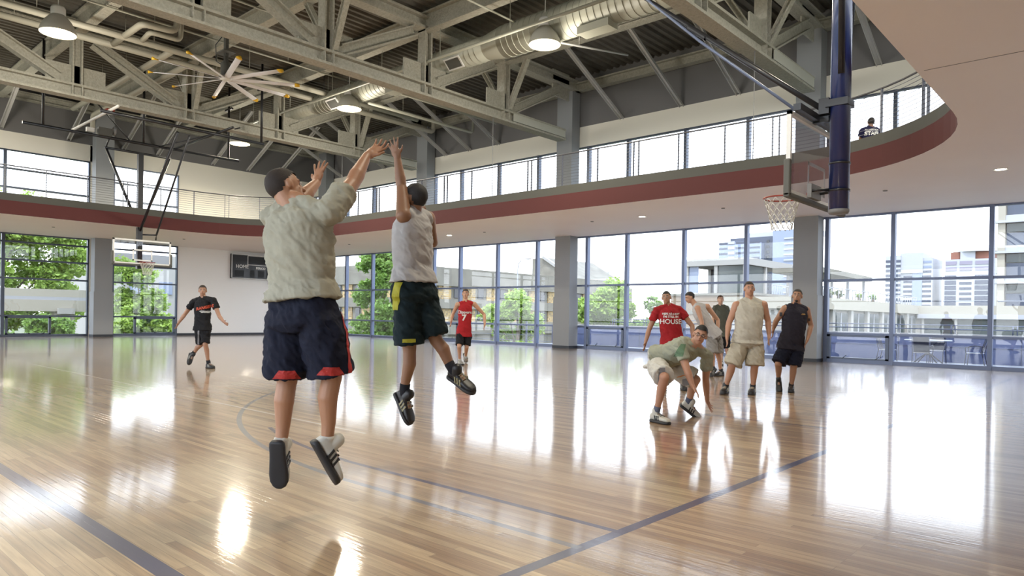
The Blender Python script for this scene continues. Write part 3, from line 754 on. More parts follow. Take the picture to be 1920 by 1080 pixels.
def patch_bm(w_, h_, x=0, y=0, taper=1., skew=0.):
    bm = bmesh.new()
    vs = [bm.verts.new((x-w_/2+skew*-1, y-h_/2, 0)), bm.verts.new((x+w_/2+skew*-1, y-h_/2, 0)), bm.verts.new((x+w_/2*taper+skew, y+h_/2, 0)), bm.verts.new((x-w_/2*taper+skew, y+h_/2, 0))]
    bm.faces.new(vs); bmesh.ops.subdivide_edges(bm, edges=bm.edges, cuts=5, use_grid_fill=True); return bm

SKIN = {}
def skin(name, c):
    if name not in SKIN:
        m = mat('skin_' + name, c, .5, bump=(90, .15, .002)); b = m.node_tree.nodes['Principled BSDF']
        b.inputs['Subsurface Weight'].default_value = .08; b.inputs['Subsurface Radius'].default_value = (.02, .008, .004); b.inputs['Subsurface Scale'].default_value = .5
        SKIN[name] = m
    return SKIN[name]
def cloth(name, c, c2=None, rough=.85):
    m = mat('cloth_' + name, c, rough, bump=(35, .25, .006), var=(9, c2 or tuple(v*.9 for v in c)), sheen=0, spec=.25); return m

def person(key, label, skin_c, hair_c, shirt, shorts, shoes, s=1., fat=1., voxel=.009, hair_len=.5, fr=.0092, palm=(1,1), sock=None, group=None, belly=0., chair=None, beard=None, glasses=False, longhem=.0):
    P = PEOPLE[key]; j = {k: Vector(v) for k, v in P['j'].items()}
    fac = Vector(P['facing']); look = Vector(P['look'])
    low = min(j['toea'].z, j['toeb'].z, j['aa'].z, j['ab'].z)
    root = thing('person', label, 'person', (j['pel'].x, j['pel'].y, max(0, low-.035)), group)
    sk = SKIN[skin_c]
    def lat(t): return (lerp(j['hb']-j['ha'], j['sb']-j['sa'], t)).normalized()
    pel, neck = j['pel'], j['neck']; spine = (neck - pel); L = spine.length; upv = spine.normalized()
    bend = fac - upv*fac.dot(upv); bend.normalize()
    def sec(t, w_, d_, fwd=0.):
        u = lat(max(0, min(1, t))); u = (u - upv*u.dot(upv)).normalized(); f = u.cross(upv); f = f if f.dot(fac) > 0 else -f
        c = pel + spine*t + f*fwd
        return (c, u*w_, f*d_)
    hs = (j['sb']-j['sa']).length/2; k = s*fat
    W = [(-.14,.07*k,.06*k,0), (-.08,.15*k,.105*k,-.01), (.02,.172*k,.118*k,-.012), (.14,.162*k,.112*k,0), (.3,.150*k,.105*k,.01+belly*.7), (.48,.160*k,.112*k,.008+belly*.6), (.66,.172*k,.120*k,.005), (.8,.168*k,.112*k,0), (.9,min(.15*k, hs*.9),.088*k,-.004), (.98,.085*s,.062*s,-.004), (1.03,.052*s,.052*s,0)]
    def torso(mb, inf=0., t0=-1, t1=2, extra=1.):
        secs = [sec(t, (w_+inf)*extra, (d_+inf)*extra + (belly*.5 if .2 < t < .6 else 0), f) for (t, w_, d_, f) in W if t0 <= t <= t1]
        mb.loft(secs, 26, 2.25); return secs
    # ---- body
    B = MB(); torso(B, t0=-.01, extra=.90)
    hc = j['head']; up_h = (hc - neck).normalized()
    up_h = (up_h*.5 + Vector((0,0,1))*.5 + upv*.1).normalized(); lk = (look - up_h*look.dot(up_h)*.75).normalized(); up_h = (up_h - lk*up_h.dot(lk)).normalized(); sdh = lk.cross(up_h)
    hd = s*1.0
    B.cone2(neck - upv*.05*s, .066*s*math.sqrt(fat), hc - up_h*.045*hd - lk*.02*hd, .058*s*math.sqrt(fat))
    for q in ('a', 'b'): B.cone2(neck + upv*.035*s, .045*s, lerp(j['s'+q], neck, .40) + upv*.0, .044*s*math.sqrt(fat))
    B.ell(hc + up_h*.018*hd - lk*.012*hd, sdh*.075*hd, lk*.096*hd, up_h*.095*hd, 24, 16)       # skull
    B.ell(hc - up_h*.045*hd + lk*.028*hd, sdh*.059*hd*(1+.12*(fat-1)), lk*.062*hd, up_h*.070*hd, 20, 14)   # face and jaw
    B.ell(hc - up_h*.092*hd + lk*.062*hd, sdh*.026*hd, lk*.022*hd, up_h*.020*hd, 12, 8)          # chin
    B.cone2(hc + up_h*.012*hd + lk*.082*hd, .0095*hd, hc - up_h*.022*hd + lk*.104*hd, .0145*hd, 8)   # nose
    for q in (-1, 1):
        B.ell(hc - up_h*.008*hd - lk*.002*hd + sdh*q*.079*hd, sdh*.011*hd, lk*.021*hd, up_h*.034*hd, 10, 8)   # ears
        B.cone2(hc + up_h*.026*hd + lk*.080*hd + sdh*q*.012*hd, .0085*hd, hc + up_h*.024*hd + lk*.068*hd + sdh*q*.045*hd, .0085*hd, 8)   # brows
        B.ell(hc - up_h*.022*hd + lk*.062*hd + sdh*q*.034*hd, sdh*.018*hd, lk*.016*hd, up_h*.018*hd, 10, 8)     # cheeks
    B.ell(hc - up_h*.052*hd + lk*.088*hd, sdh*.022*hd, lk*.010*hd, up_h*.0085*hd, 10, 8)
    for q in ('a', 'b'):
        sh, el, wr, tp = j['s'+q], j['e'+q], j['w'+q], j['t'+q]; kk = s*math.sqrt(fat)
        inner = lerp(sh, neck, .35) - upv*.02
        rs = .054 if shirt[0] == 'tee' else .066
        B.cone2(inner, rs*kk*.94, sh, rs*kk).cone2(sh, rs*kk, lerp(sh, el, .45), min(rs, .054)*kk*.98).cone2(lerp(sh, el, .45), .054*kk, el, .042*kk)
        B.cone2(el, .042*kk, lerp(el, wr, .3), .046*kk).cone2(lerp(el, wr, .3), .046*kk, wr, .028*s).cone2(wr, .028*s, wr + (tp-wr).normalized()*.03, .026*s)
        sg = -1 if q == 'a' else 1
        nrm = palm[0 if q == 'a' else 1]
        if not isinstance(nrm, (tuple, list, Vector)): nrm = sdh*sg if True else None
        hand(B, wr, tp, nrm, side_sign=(1 if q == 'a' else -1)*hand_flip.get((key, q), 1), s=s*1.03, curl=curls.get((key, q), .35), spread=spreads.get((key, q), .08), fr=fr)
        hp, kn, an = j['h'+q], j['k'+q], j['a'+q]
        B.cone2(hp, .074*k, lerp(hp, kn, .5), .078*k).cone2(lerp(hp, kn, .5), .078*k, kn, .056*kk)
        shin = (an-kn); sn = shin.normalized(); back = (kn - hp).normalized() + sn*-1; bb = (back - sn*back.dot(sn))
        bb = -bb if bb.length > .05 else -(fac - sn*fac.dot(sn)); bb.normalize()
        if bb.dot(fac) > 0.3: bb = -bb
        m1 = lerp(kn, an, .3) + bb*.016*s
        B.cone2(kn, .054*kk, m1, .056*kk).cone2(m1, .056*kk, lerp(kn, an, .68), .040*kk).cone2(lerp(kn, an, .68), .040*kk, an, .034*s)
        fd = (j['toe'+q]-an).normalized()
        B.cone2(an, .034*s, an + fd*.1*s - V(0,0,.0), .024*s)
    body = bake(B, 'body', sk, root, voxel, 3)
    # ---- hair: a cap over the skull, open at the face
    H = MB(); t_ = .0035 + .011*hair_len
    H.ell(hc + up_h*.024*hd - lk*.016*hd, sdh*(.074+t_)*hd, lk*(.097+t_)*hd, up_h*(.093+t_)*hd, 40, 26)
    bm = bmesh.new(); me = bpy.data.meshes.new('x'); me.from_pydata([v for v in H.v], [], H.f); bm.from_mesh(me); bpy.data.meshes.remove(me)
    dele = []
    for v in bm.verts:
        q_ = (v.co - hc)/hd; a = q_.dot(lk); b_ = q_.dot(up_h); c_ = abs(q_.dot(sdh))
        line = .062 if a > .045 else (.062 - (.045-a)*1.1 if a > 0 else (.012 - .0*a if a > -.03 else -.055))
        if b_ < line + .004*noise.noise(v.co*60): dele.append(v)
        else: v.co += (v.co-hc).normalized()*.003*noise.noise(v.co*45)
    bmesh.ops.delete(bm, geom=dele, context='VERTS'); me = bpy.data.meshes.new('hair'); bm.to_mesh(me); bm.free()
    for p in me.polygons: p.use_smooth = True
    me.materials.append(hair_c); ho = bpy.data.objects.new('hair', me); COL.objects.link(ho); setparent(ho, root)
    if beard:
        bd = MB().ell(hc - up_h*.095*hd + lk*.070*hd, sdh*.027*hd, lk*.020*hd, up_h*.022*hd, 12, 8); bake(bd, 'beard', hair_c, root, .006, 1)
    # ---- eyes and lips
    for q in (-1, 1):
        c = hc + up_h*.008*hd + lk*.0815*hd + sdh*q*.030*hd
        e = MB().ell(c, sdh*.0135*hd, lk*.007*hd, up_h*.0065*hd, 12, 8).build('eye', MP['eyewhite'], root)
        MB().ell(c + lk*.005*hd, sdh*.006*hd, lk*.004*hd, up_h*.006*hd, 10, 6).build('iris', MP['iris'], e)
        MB().tube([hc + up_h*.028*hd + lk*.086*hd + sdh*q*.014*hd, hc + up_h*.033*hd + lk*.082*hd + sdh*q*.032*hd, hc + up_h*.028*hd + lk*.070*hd + sdh*q*.048*hd], [.003, .0042, .002], 6).build('eyebrow', hair_c, root)
    MB().tube([hc - up_h*.052*hd + lk*.0865*hd + sdh*-.021*hd, hc - up_h*.051*hd + lk*.099*hd, hc - up_h*.052*hd + lk*.0865*hd + sdh*.021*hd], [.003, .0055, .003], 8).build('lips', MP['lips'], root)
    # ---- shirt
    kind, cm = shirt[0], shirt[1]; T = MB(); inf = .018*s if kind == 'tee' else .016*s
    hem = -.02 - longhem
    wh = .182 if hem < .05 else .168
    WW = [(hem,wh*k+inf*.4,wh*.72*k+inf*.4,0)] + [w_ for w_ in W if w_[0] > hem+.06 and w_[0] < .97]
    secs = [sec(t, w_+inf*(1.25 if t < .5 else 1.0) + (.010*s if t < .2 else 0), d_+inf*(1.25 if t < .5 else 1.0) + (.010*s if t < .2 else 0) + (belly*.6 if .1 < t < .62 else 0), f) for (t, w_, d_, f) in WW]
    secs.append(sec(.955, (.098 if kind == 'tee' else .105)*s + .01, .070*s + .012, -.004))
    secs.append(sec(1.0, .070*s, .064*s, -.004))
    T.loft(secs, 30, 2.3)
    for q in ('a', 'b'): T.cone2(neck + upv*.012*s, .050*s, lerp(j['s'+q], neck, .45), .060*s*math.sqrt(fat))
    if kind == 'tee':
        for q in ('a', 'b'):
            sh, el = j['s'+q], j['e'+q]; kk = s*math.sqrt(fat); dd = (el-sh).normalized(); Ls = (el-sh).length
            T.cone2(lerp(sh, neck, .45) - upv*.015, .064*kk, sh, .068*kk); e_ = sh + dd*min(.20*s, Ls*.72)
            T.tube([sh - dd*.03, sh, lerp(sh, e_, .5), e_], [.060*kk, .069*kk, .070*kk, .073*kk], 18)
    else:
        for q in ('a', 'b'):       # wide shoulder straps
            sh = j['s'+q]; T.cone2(lerp(sh, neck, .25 if kind == 'sleeveless' else .42) - upv*.012, .066*s*math.sqrt(fat) + .008, lerp(sh, neck, .75), .058*s)
    so_ = bake(T, 'tee_shirt' if kind == 'tee' else 'tank_top', cm, root, max(voxel, .009), 5, disp=folds(.016 if kind == 'tee' else .012, 7.5, len(key)))
    # ---- shorts
    S = MB(); top_ = max(.10, hem+.07); ws = [sec(t, (w_)+ex*s, d_+ex*s, f) for (t, w_, d_, f, ex) in [(top_,.158*k,.110*k,0,.004), (top_*.5+.01,.164*k,.113*k,0,.008), (0,.178*k,.124*k,-.006,.014), (-.08,.175*k,.122*k,-.008,.018), (-.15,.12*k,.10*k,-.008,.01)]]
    S.loft(ws, 26, 2.3)
    for q in ('a', 'b'):
        hp, kn, an = j['h'+q], j['k'+q], j['a'+q]; dd = (kn-hp).normalized(); ln = (kn-hp).length
        end = hp + dd*(ln*shorts[2]); rr = shorts[3]*k
        S.tube([hp - dd*.02, hp + dd*.06, lerp(hp, end, .55), end], [.095*k, .110*k, rr*.98, rr], 22)
        S.ell(hp - upv*.03, lat(0)*.10*k, fac*.11*k, upv*.09*k)
    sh_ = bake(S, 'shorts', shorts[1], root, max(voxel, .009), 5, disp=folds(.015, 8.5, len(key)+4))
    # ---- socks and shoes
    res = []
    for q in ('a', 'b'):
        kn, an, to = j['k'+q], j['a'+q], j['toe'+q]
        if sock:
            dk = (kn-an).normalized()
            MB().tube([an - dk*.02, an + dk*.03, an + dk*sock[1]], [.040*s, .041*s, .042*s+.004*(fat-1)], 16, caps=True).build('sock', sock[0], root)
        res.append(shoe(root, an, kn, to, shoes[0], shoes[1], s*shoes[3] if len(shoes) > 3 else s, accent=shoes[2]))
    ctx = dict(root=root, body=body, shirt=so_, shorts=sh_, j=j, upv=upv, fac=bend, sec=sec, lat=lat, head=hc, lk=lk, up_h=up_h, sdh=sdh)
    if glasses:
        g = MB()
        for q in (-1, 1):
            c = hc + up_h*.010*hd + lk*.096*hd + sdh*q*.032*hd
            g.tube([c + sdh*.022*hd*math.cos(2*PI*i/16) + up_h*.015*hd*math.sin(2*PI*i/16) for i in range(16)], .0022, 6, closed=True)
            g.tube([c + sdh*q*.022*hd, hc + up_h*.012*hd - lk*.005*hd + sdh*q*.082*hd], .002, 6)
        g.tube([hc + up_h*.012*hd + lk*.098*hd - sdh*.01*hd, hc + up_h*.012*hd + lk*.098*hd + sdh*.01*hd], .0022, 6)
        g.build('glasses', M['black'], root)
    return ctx
MP = dict(eyewhite=mat('eye_white', (.6,.58,.55), .2), iris=mat('iris', (.03,.02,.015), .15), lips=mat('lips', (.32,.12,.09), .5))
skin('light', (.44,.24,.15)); skin('mid', (.34,.18,.11)); skin('tan', (.24,.12,.065)); skin('pale', (.50,.31,.22)); skin('rosy', (.42,.22,.14)); skin('arm', (.36,.18,.10))
HB = mat('hair_dark_brown', (.022,.014,.010), .75, bump=(120, .6, .004)); HK = mat('hair_black', (.010,.008,.008), .7, bump=(120, .6, .004)); HL = mat('hair_brown', (.06,.035,.02), .75, bump=(120, .6, .004))
hand_flip = {}; curls = {}; spreads = {}
# joint positions of the people in metres (a = first side, b = second side)
PEOPLE = {
 'shooter': dict(facing=[-0.269, 0.963, 0.0], look=[0.153, 0.948, 0.28], j=dict(head=[-3.983, 2.279, 2.023], neck=[-3.878, 2.292, 1.909], sa=[-4.093, 2.259, 1.844], sb=[-3.623, 2.361, 1.849], ea=[-4.142, 2.486, 2.001], wa=[-4.229, 2.651, 2.141], ta=[-4.257, 2.707, 2.324], eb=[-3.712, 2.578, 2.061], wb=[-3.794, 2.748, 2.28], tb=[-3.773, 2.876, 2.386], pel=[-3.839, 2.324, 1.235], ha=[-3.94, 2.286, 1.187], hb=[-3.706, 2.363, 1.204], ka=[-3.96, 2.293, 0.818], kb=[-3.702, 2.446, 0.851], aa=[-3.945, 2.25, 0.423], ab=[-3.718, 2.429, 0.444], toea=[-3.99, 2.29, 0.238], toeb=[-3.701, 2.524, 0.275])),
 'blocker': dict(facing=[-0.981, -0.195, 0.0], look=[-0.88, -0.295, 0.372], j=dict(head=[-4.411, 3.66, 2.186], neck=[-4.431, 3.668, 2.085], sa=[-4.359, 3.517, 2.027], sb=[-4.478, 3.869, 2.051], ea=[-4.454, 3.567, 2.272], wa=[-4.483, 3.542, 2.504], ta=[-4.534, 3.497, 2.713], eb=[-4.517, 3.967, 1.861], wb=[-4.696, 4.021, 2.04], tb=[-4.75, 4.027, 2.209], pel=[-4.4, 3.666, 1.439], ha=[-4.42, 3.607, 1.39], hb=[-4.383, 3.748, 1.394], ka=[-4.403, 3.634, 0.964], kb=[-4.297, 3.824, 1.038], aa=[-4.463, 3.63, 0.584], ab=[-4.158, 3.908, 0.773], toea=[-4.347, 3.654, 0.387], toeb=[-4.033, 3.927, 0.712])),
 'walker': dict(facing=[0.932, -0.362, 0.0], look=[0.886, -0.463, 0.0], j=dict(head=[-15.192, 6.748, 1.682], neck=[-15.185, 6.753, 1.52], sa=[-15.376, 6.647, 1.448], sb=[-14.968, 6.883, 1.476], ea=[-15.57, 6.538, 1.166], wa=[-15.619, 6.425, 0.978], ta=[-15.609, 6.366, 0.862], eb=[-14.82, 6.948, 1.133], wb=[-14.701, 6.987, 1.02], tb=[-14.609, 7.003, 0.976], pel=[-15.18, 6.755, 0.837], ha=[-15.261, 6.722, 0.8], hb=[-15.098, 6.788, 0.804], ka=[-15.309, 6.771, 0.495], kb=[-15.052, 6.761, 0.517], aa=[-15.464, 6.656, 0.281], ab=[-15.071, 6.848, 0.09], toea=[-15.366, 6.582, 0.103], toeb=[-14.839, 6.87, 0.035])),
 'runner': dict(facing=[0.594, -0.804, 0.0], look=[0.634, -0.774, 0.0], j=dict(head=[-12.692, 12.253, 1.778], neck=[-12.689, 12.255, 1.577], sa=[-12.8, 12.086, 1.505], sb=[-12.586, 12.456, 1.528], ea=[-12.986, 12.119, 1.29], wa=[-12.876, 11.947, 1.089], ta=[-12.848, 11.905, 0.983], eb=[-12.441, 12.68, 1.262], wb=[-12.288, 12.548, 1.022], tb=[-12.28, 12.487, 0.849], pel=[-12.707, 12.234, 0.798], ha=[-12.754, 12.151, 0.757], hb=[-12.648, 12.327, 0.759], ka=[-12.61, 11.983, 0.459], kb=[-12.616, 12.247, 0.44], aa=[-12.74, 12.133, 0.102], ab=[-12.956, 12.545, 0.185], toea=[-12.66, 12.097, -0.025], toeb=[-13.006, 12.634, 0.042])),
 'redtee': dict(facing=[0.554, -0.832, 0.0], look=[0.357, -0.933, 0.052], j=dict(head=[-6.204, 10.844, 1.608], neck=[-6.184, 10.861, 1.46], sa=[-6.321, 10.737, 1.382], sb=[-6.064, 11.038, 1.408], ea=[-6.446, 10.689, 1.044], wa=[-6.438, 10.561, 0.814], ta=[-6.429, 10.5, 0.668], eb=[-5.863, 11.151, 1.123], wb=[-5.797, 11.074, 0.857], tb=[-5.784, 11.017, 0.72], pel=[-6.113, 10.922, 0.801], ha=[-6.174, 10.867, 0.753], hb=[-6.043, 10.985, 0.756], ka=[-6.157, 10.813, 0.385], kb=[-5.979, 10.974, 0.389], aa=[-6.234, 10.877, 0.09], ab=[-5.992, 11.097, 0.09], toea=[-6.168, 10.708, 0.035], toeb=[-5.881, 10.967, 0.035])),
 'leaner': dict(facing=[-0.404, -0.915, 0.0], look=[-0.53, -0.749, -0.398], j=dict(head=[-7.405, 13.94, 1.707], neck=[-7.307, 14.028, 1.546], sa=[-7.2, 13.922, 1.475], sb=[-7.186, 14.339, 1.518], ea=[-7.104, 13.94, 1.188], wa=[-7.068, 13.903, 0.936], ta=[-7.082, 13.89, 0.741], eb=[-7.03, 14.547, 1.227], wb=[-6.981, 14.455, 0.969], tb=[-6.982, 14.386, 0.829], pel=[-7.004, 14.299, 0.9], ha=[-7.0, 14.194, 0.831], hb=[-6.979, 14.429, 0.829], ka=[-6.946, 14.147, 0.476], kb=[-6.965, 14.44, 0.478], aa=[-6.933, 14.157, 0.164], ab=[-6.915, 14.509, 0.09], toea=[-6.958, 14.038, 0.042], toeb=[-6.965, 14.329, 0.035])),
 'kid': dict(facing=[0.594, -0.804, 0.0], look=[0.554, -0.758, 0.344], j=dict(head=[-8.572, 17.876, 1.773], neck=[-8.57, 17.877, 1.614], sa=[-8.676, 17.78, 1.554], sb=[-8.451, 17.984, 1.559], ea=[-8.715, 17.744, 1.249], wa=[-8.677, 17.709, 0.975], ta=[-8.63, 17.683, 0.803], eb=[-8.393, 18.035, 1.271], wb=[-8.367, 17.99, 0.996], tb=[-8.364, 17.924, 0.838], pel=[-8.515, 17.922, 0.79], ha=[-8.568, 17.874, 0.76], hb=[-8.45, 17.981, 0.763], ka=[-8.552, 17.886, 0.413], kb=[-8.423, 18.003, 0.416], aa=[-8.544, 17.958, 0.09], ab=[-8.404, 18.085, 0.09], toea=[-8.473, 17.779, 0.035], toeb=[-8.303, 17.933, 0.035])),
 'bigtank': dict(facing=[0.686, -0.727, 0.0], look=[0.578, -0.815, 0.03], j=dict(head=[-4.946, 11.378, 1.765], neck=[-4.94, 11.382, 1.591], sa=[-5.101, 11.236, 1.48], sb=[-4.769, 11.536, 1.496], ea=[-5.212, 11.201, 1.191], wa=[-5.19, 11.084, 0.95], ta=[-5.159, 11.044, 0.792], eb=[-4.726, 11.642, 1.229], wb=[-4.681, 11.587, 0.979], tb=[-4.667, 11.517, 0.802], pel=[-4.959, 11.361, 0.883], ha=[-5.045, 11.283, 0.836], hb=[-4.859, 11.451, 0.84], ka=[-5.117, 11.148, 0.479], kb=[-4.84, 11.4, 0.476], aa=[-5.239, 11.172, 0.1], ab=[-4.899, 11.48, 0.1], toea=[-5.187, 10.962, 0.035], toeb=[-4.84, 11.277, 0.035])),
 'blacktank': dict(facing=[0.594, -0.804, 0.0], look=[0.234, -0.92, 0.316], j=dict(head=[-4.514, 12.376, 1.673], neck=[-4.525, 12.365, 1.524], sa=[-4.669, 12.235, 1.446], sb=[-4.393, 12.484, 1.425], ea=[-4.802, 12.18, 1.23], wa=[-4.854, 12.199, 1.089], ta=[-4.86, 12.194, 0.985], eb=[-4.345, 12.594, 1.156], wb=[-4.336, 12.399, 0.917], tb=[-4.375, 12.362, 0.787], pel=[-4.584, 12.308, 0.816], ha=[-4.645, 12.252, 0.778], hb=[-4.507, 12.377, 0.771], ka=[-4.705, 12.061, 0.484], kb=[-4.525, 12.292, 0.439], aa=[-4.772, 12.269, 0.191], ab=[-4.588, 12.369, 0.09], toea=[-4.708, 12.137, 0.055], toeb=[-4.517, 12.177, 0.035])),
 'croucher': dict(facing=[0.999, 0.045, 0.0], look=[0.521, -0.811, 0.264], j=dict(head=[-3.987, 7.789, 1.054], neck=[-4.081, 7.838, 0.927], sa=[-4.196, 7.667, 0.913], sb=[-4.061, 8.126, 0.795], ea=[-4.052, 7.593, 0.64], wa=[-3.978, 7.592, 0.461], ta=[-3.901, 7.634, 0.326], eb=[-4.15, 8.272, 0.487], wb=[-4.224, 8.474, 0.178], tb=[-4.191, 8.611, 0.002], pel=[-4.541, 7.785, 0.741], ha=[-4.497, 7.635, 0.669], hb=[-4.556, 7.946, 0.653], ka=[-4.213, 7.353, 0.546], kb=[-4.174, 8.062, 0.484], aa=[-4.335, 7.377, 0.1], ab=[-4.317, 8.12, 0.157], toea=[-4.203, 7.334, 0.035], toeb=[-4.202, 8.226, 0.04])),
 'staff': dict(facing=[-0.594, 0.804, 0.0], look=[-0.513, 0.858, 0.0], j=dict(head=[-5.205, 19.062, 6.255], neck=[-5.213, 19.054, 6.127], sa=[-5.361, 18.92, 6.044], sb=[-5.063, 19.19, 6.05], ea=[-5.429, 18.993, 5.868], wa=[-5.432, 19.192, 5.758], ta=[-5.421, 19.336, 5.73], eb=[-5.059, 19.328, 5.889], wb=[-5.14, 19.456, 5.778], tb=[-5.209, 19.529, 5.748], pel=[-5.215, 19.05, 5.564], ha=[-5.274, 18.996, 5.549], hb=[-5.145, 19.113, 5.552], ka=[-5.42, 19.431, 5.624], kb=[-5.227, 19.606, 5.642], aa=[-5.413, 19.476, 5.246], ab=[-5.24, 19.633, 5.264], toea=[-5.478, 19.619, 5.251], toeb=[-5.273, 19.805, 5.27])),
}
C_ = dict(white=cloth('offwhite_cotton', (.34,.325,.255)), white2=cloth('white_cotton', (.42,.41,.41)), tank=cloth('cream_mesh', (.46,.43,.36)), navy=cloth('navy_shorts', (.009,.011,.024)), teal=cloth('dark_teal_shorts', (.009,.020,.025)),
  black=cloth('black_cotton', (.010,.010,.012)), red=cloth('red_cotton', (.30,.014,.018)), red2=cloth('red_jersey', (.33,.014,.018)), beige=cloth('beige_shorts', (.42,.38,.30)), grey=cloth('grey_shorts', (.23,.22,.21)), olive=cloth('grey_tee', (.09,.095,.075)),
  lgrey=cloth('light_grey_tee', (.30,.31,.24)), lshorts=cloth('light_shorts', (.52,.50,.45)), staff=cloth('staff_navy', (.012,.012,.045)), darknavy=cloth('dark_tank', (.022,.020,.030)))
P_ = dict(red=mat('red_trim', (.36,.02,.015), .7), yellow=mat('yellow_stripe', (.36,.34,.02), .7), white=mat('white_print', (.6,.6,.58), .7), orange=mat('orange_print', (.48,.07,.03), .7), green=mat('green_print', (.10,.17,.10), .9), gold=mat('gold_print', (.35,.22,.08), .7), greyp=mat('grey_side_panel', (.20,.20,.21), .8), orange2=mat('orange_piping', (.6,.2,.04), .7), ink=mat('tattoo_ink', (.05,.045,.05), .7))
SH = dict(wh=mat('white_shoe', (.48,.47,.42), .5), bk=mat('black_shoe', (.012,.012,.014), .45), gy=mat('grey_shoe', (.25,.25,.23), .5), olive=mat('olive_shoe', (.26,.24,.14), .6), sole=mat('dark_sole', (.02,.02,.022), .6), wsole=mat('pale_sole', (.45,.45,.42), .5), lace=mat('pale_lace', (.5,.5,.45), .6), stripe=mat('shoe_stripe', (.4,.38,.28), .5))
SOCK = dict(w=cloth('white_sock', (.55,.53,.48)), b=cloth('black_sock', (.015,.015,.02)), g=cloth('blue_grey_sock', (.10,.11,.16)))
camv = V(0, 0, EYE)
def toward(p): return (camv - Vector(p)).normalized()
def camright(): return V(R3.x, R3.y, 0).normalized()

# jump shooter, seen from behind
hand_flip.update({('shooter','a'): -1, ('shooter','b'): 1}); curls.update({('shooter','a'): .12, ('shooter','b'): .55}); spreads.update({('shooter','a'): .30, ('shooter','b'): .2})
back_n = -Vector(PEOPLE['shooter']['facing'])
c = person('shooter', 'person in off-white t-shirt and navy shorts jumping to shoot, seen from behind', 'arm', HB, ('tee', C_['white']), ('s', C_['navy'], .93, .115), (SH['wh'], SH['sole'], SH['bk'], 1.04), s=1.05, fat=1.17, voxel=.007, hair_len=.25, fr=.0098, palm=(tuple(back_n), tuple(-back_n)), sock=(SOCK['w'], .05), longhem=-.16)
j = c['j']; out = toward(j['pel']); R_ = camright()
bm = patch_bm(.045, .40, 0, 0, 1.0, -.015); wrap(c['shorts'], bm, lerp(j['hb'], j['kb'], .42) + R_*.105*1.1, R_, V(0,0,1), (out + R_*.9), 'side_stripe', P_['red'], .004)
for q, sg in (('a', -1), ('b', 1)):
    bm = patch_bm(.17, .05, 0, 0, .55); wrap(c['shorts'], bm, lerp(j['h'+q], j['k'+q], .86), R_, V(0,0,1), out, 'hem_trim', P_['red'], .004)
# blocker
hand_flip.update({('blocker','a'): 1}); spreads.update({('blocker','a'): .25}); curls.update({('blocker','a'): .1})
c = person('blocker', 'person in grey-white tank top and dark green shorts leaping with one arm raised to block', 'tan', HK, ('sleeveless', C_['white2']), ('s', C_['teal'], .90, .118), (SH['bk'], SH['sole'], SH['olive'], 1.0), s=1.0, fat=1.0, voxel=.008, hair_len=.4, sock=(SOCK['b'], .10), longhem=-.12)
j = c['j']; out = toward(j['pel'])
bm = patch_bm(.07, .22, 0, 0, 1.0, .02); wrap(c['shorts'], bm, j['ha'] - R_*.05 + V(0,0,.0), R_, V(0,0,1), out - R_*.3, 'side_stripe', P_['yellow'], .005)
bm = patch_bm(.10, .028, 0, 0, 1.0); wrap(c['shorts'], bm, lerp(j['ha'], j['ka'], .82), R_, V(0,0,1), out, 'hem_trim', P_['yellow'], .005)
# walker at the left
c = person('walker', 'person in black t-shirt with orange print walking alone by the scoreboard wall', 'mid', HB, ('tee', C_['black']), ('s', C_['black'], .9, .10), (SH['bk'], SH['sole'], SH['gy'], 1.0), s=1.0, fat=.93, voxel=.010, sock=(SOCK['b'], .09))
j = c['j']; ch = lerp(j['pel'], j['neck'], .70)
bm = text_mesh('RANGERS', .085, .004); [setattr(v.co, 'y', v.co.y + v.co.x*.22) for v in bm.verts]; wrap(c['shirt'], bm, ch + R_*.04, R_, V(0,0,1), c['fac'], 'chest_print', P_['orange'], .006)
bm = patch_bm(.26, .014); wrap(c['shirt'], bm, ch + R_*.05 - V(0,0,.08), R_, V(0,0,1), c['fac'], 'print_line', P_['white'], .006)
bm = patch_bm(.2, .012); wrap(c['shirt'], bm, ch + R_*.05 - V(0,0,.105), R_, V(0,0,1), c['fac'], 'print_line', P_['white'], .006)
bm = patch_bm(.035, .30); wrap(c['shorts'], bm, lerp(j['ha'], j['ka'], .45) - R_*.03, R_, V(0,0,1), toward(j['pel']), 'side_stripe', P_['greyp'], .006)
# red jersey runner
c = person('runner', 'person in red sleeveless jersey numbered 7 running toward the viewer', 'light', HB, ('tank', C_['red2']), ('s', C_['black'], .85, .105), (SH['gy'], SH['sole'], SH['wh'], 1.0), s=1.02, fat=.9, voxel=.010, sock=(SOCK['w'], .06), longhem=.10)
j = c['j']; ch = lerp(j['pel'], j['neck'], .66)
wrap(c['shirt'], text_mesh('Clippers', .10, .002), ch, R_, V(0,0,1), c['fac'], 'chest_print', P_['white'], .007)
wrap(c['shirt'], text_mesh('7', .20, .008), ch - V(0,0,.14), R_, V(0,0,1), c['fac'], 'chest_number', P_['white'], .007)
# red t-shirt
c = person('redtee', 'person in red t-shirt with white print standing behind the crouching player', 'mid', HK, ('tee', C_['red']), ('s', C_['black'], .9, .11), (SH['bk'], SH['sole'], SH['gy'], 1.0), s=.96, fat=1.06, voxel=.009, hair_len=.1, sock=(SOCK['b'], .06))
j = c['j']; ch = lerp(j['pel'], j['neck'], .72)
for i, (t, sz) in enumerate((('HERE AS A BOY', .042), ('I’M STILL IN', .05), ('HOUSE', .115))):
    wrap(c['shirt'], text_mesh(t, sz, .002), ch + R_*.02 - V(0,0,(-.05, .0, .085)[i]), R_, V(0,0,1), c['fac'], 'chest_print', P_['white'], .006)
wrap(c['shorts'], patch_bm(.05, .25), j['ha'] - R_*.07, R_, V(0,0,1), toward(j['pel']), 'side_stripe', P_['white'], .006)
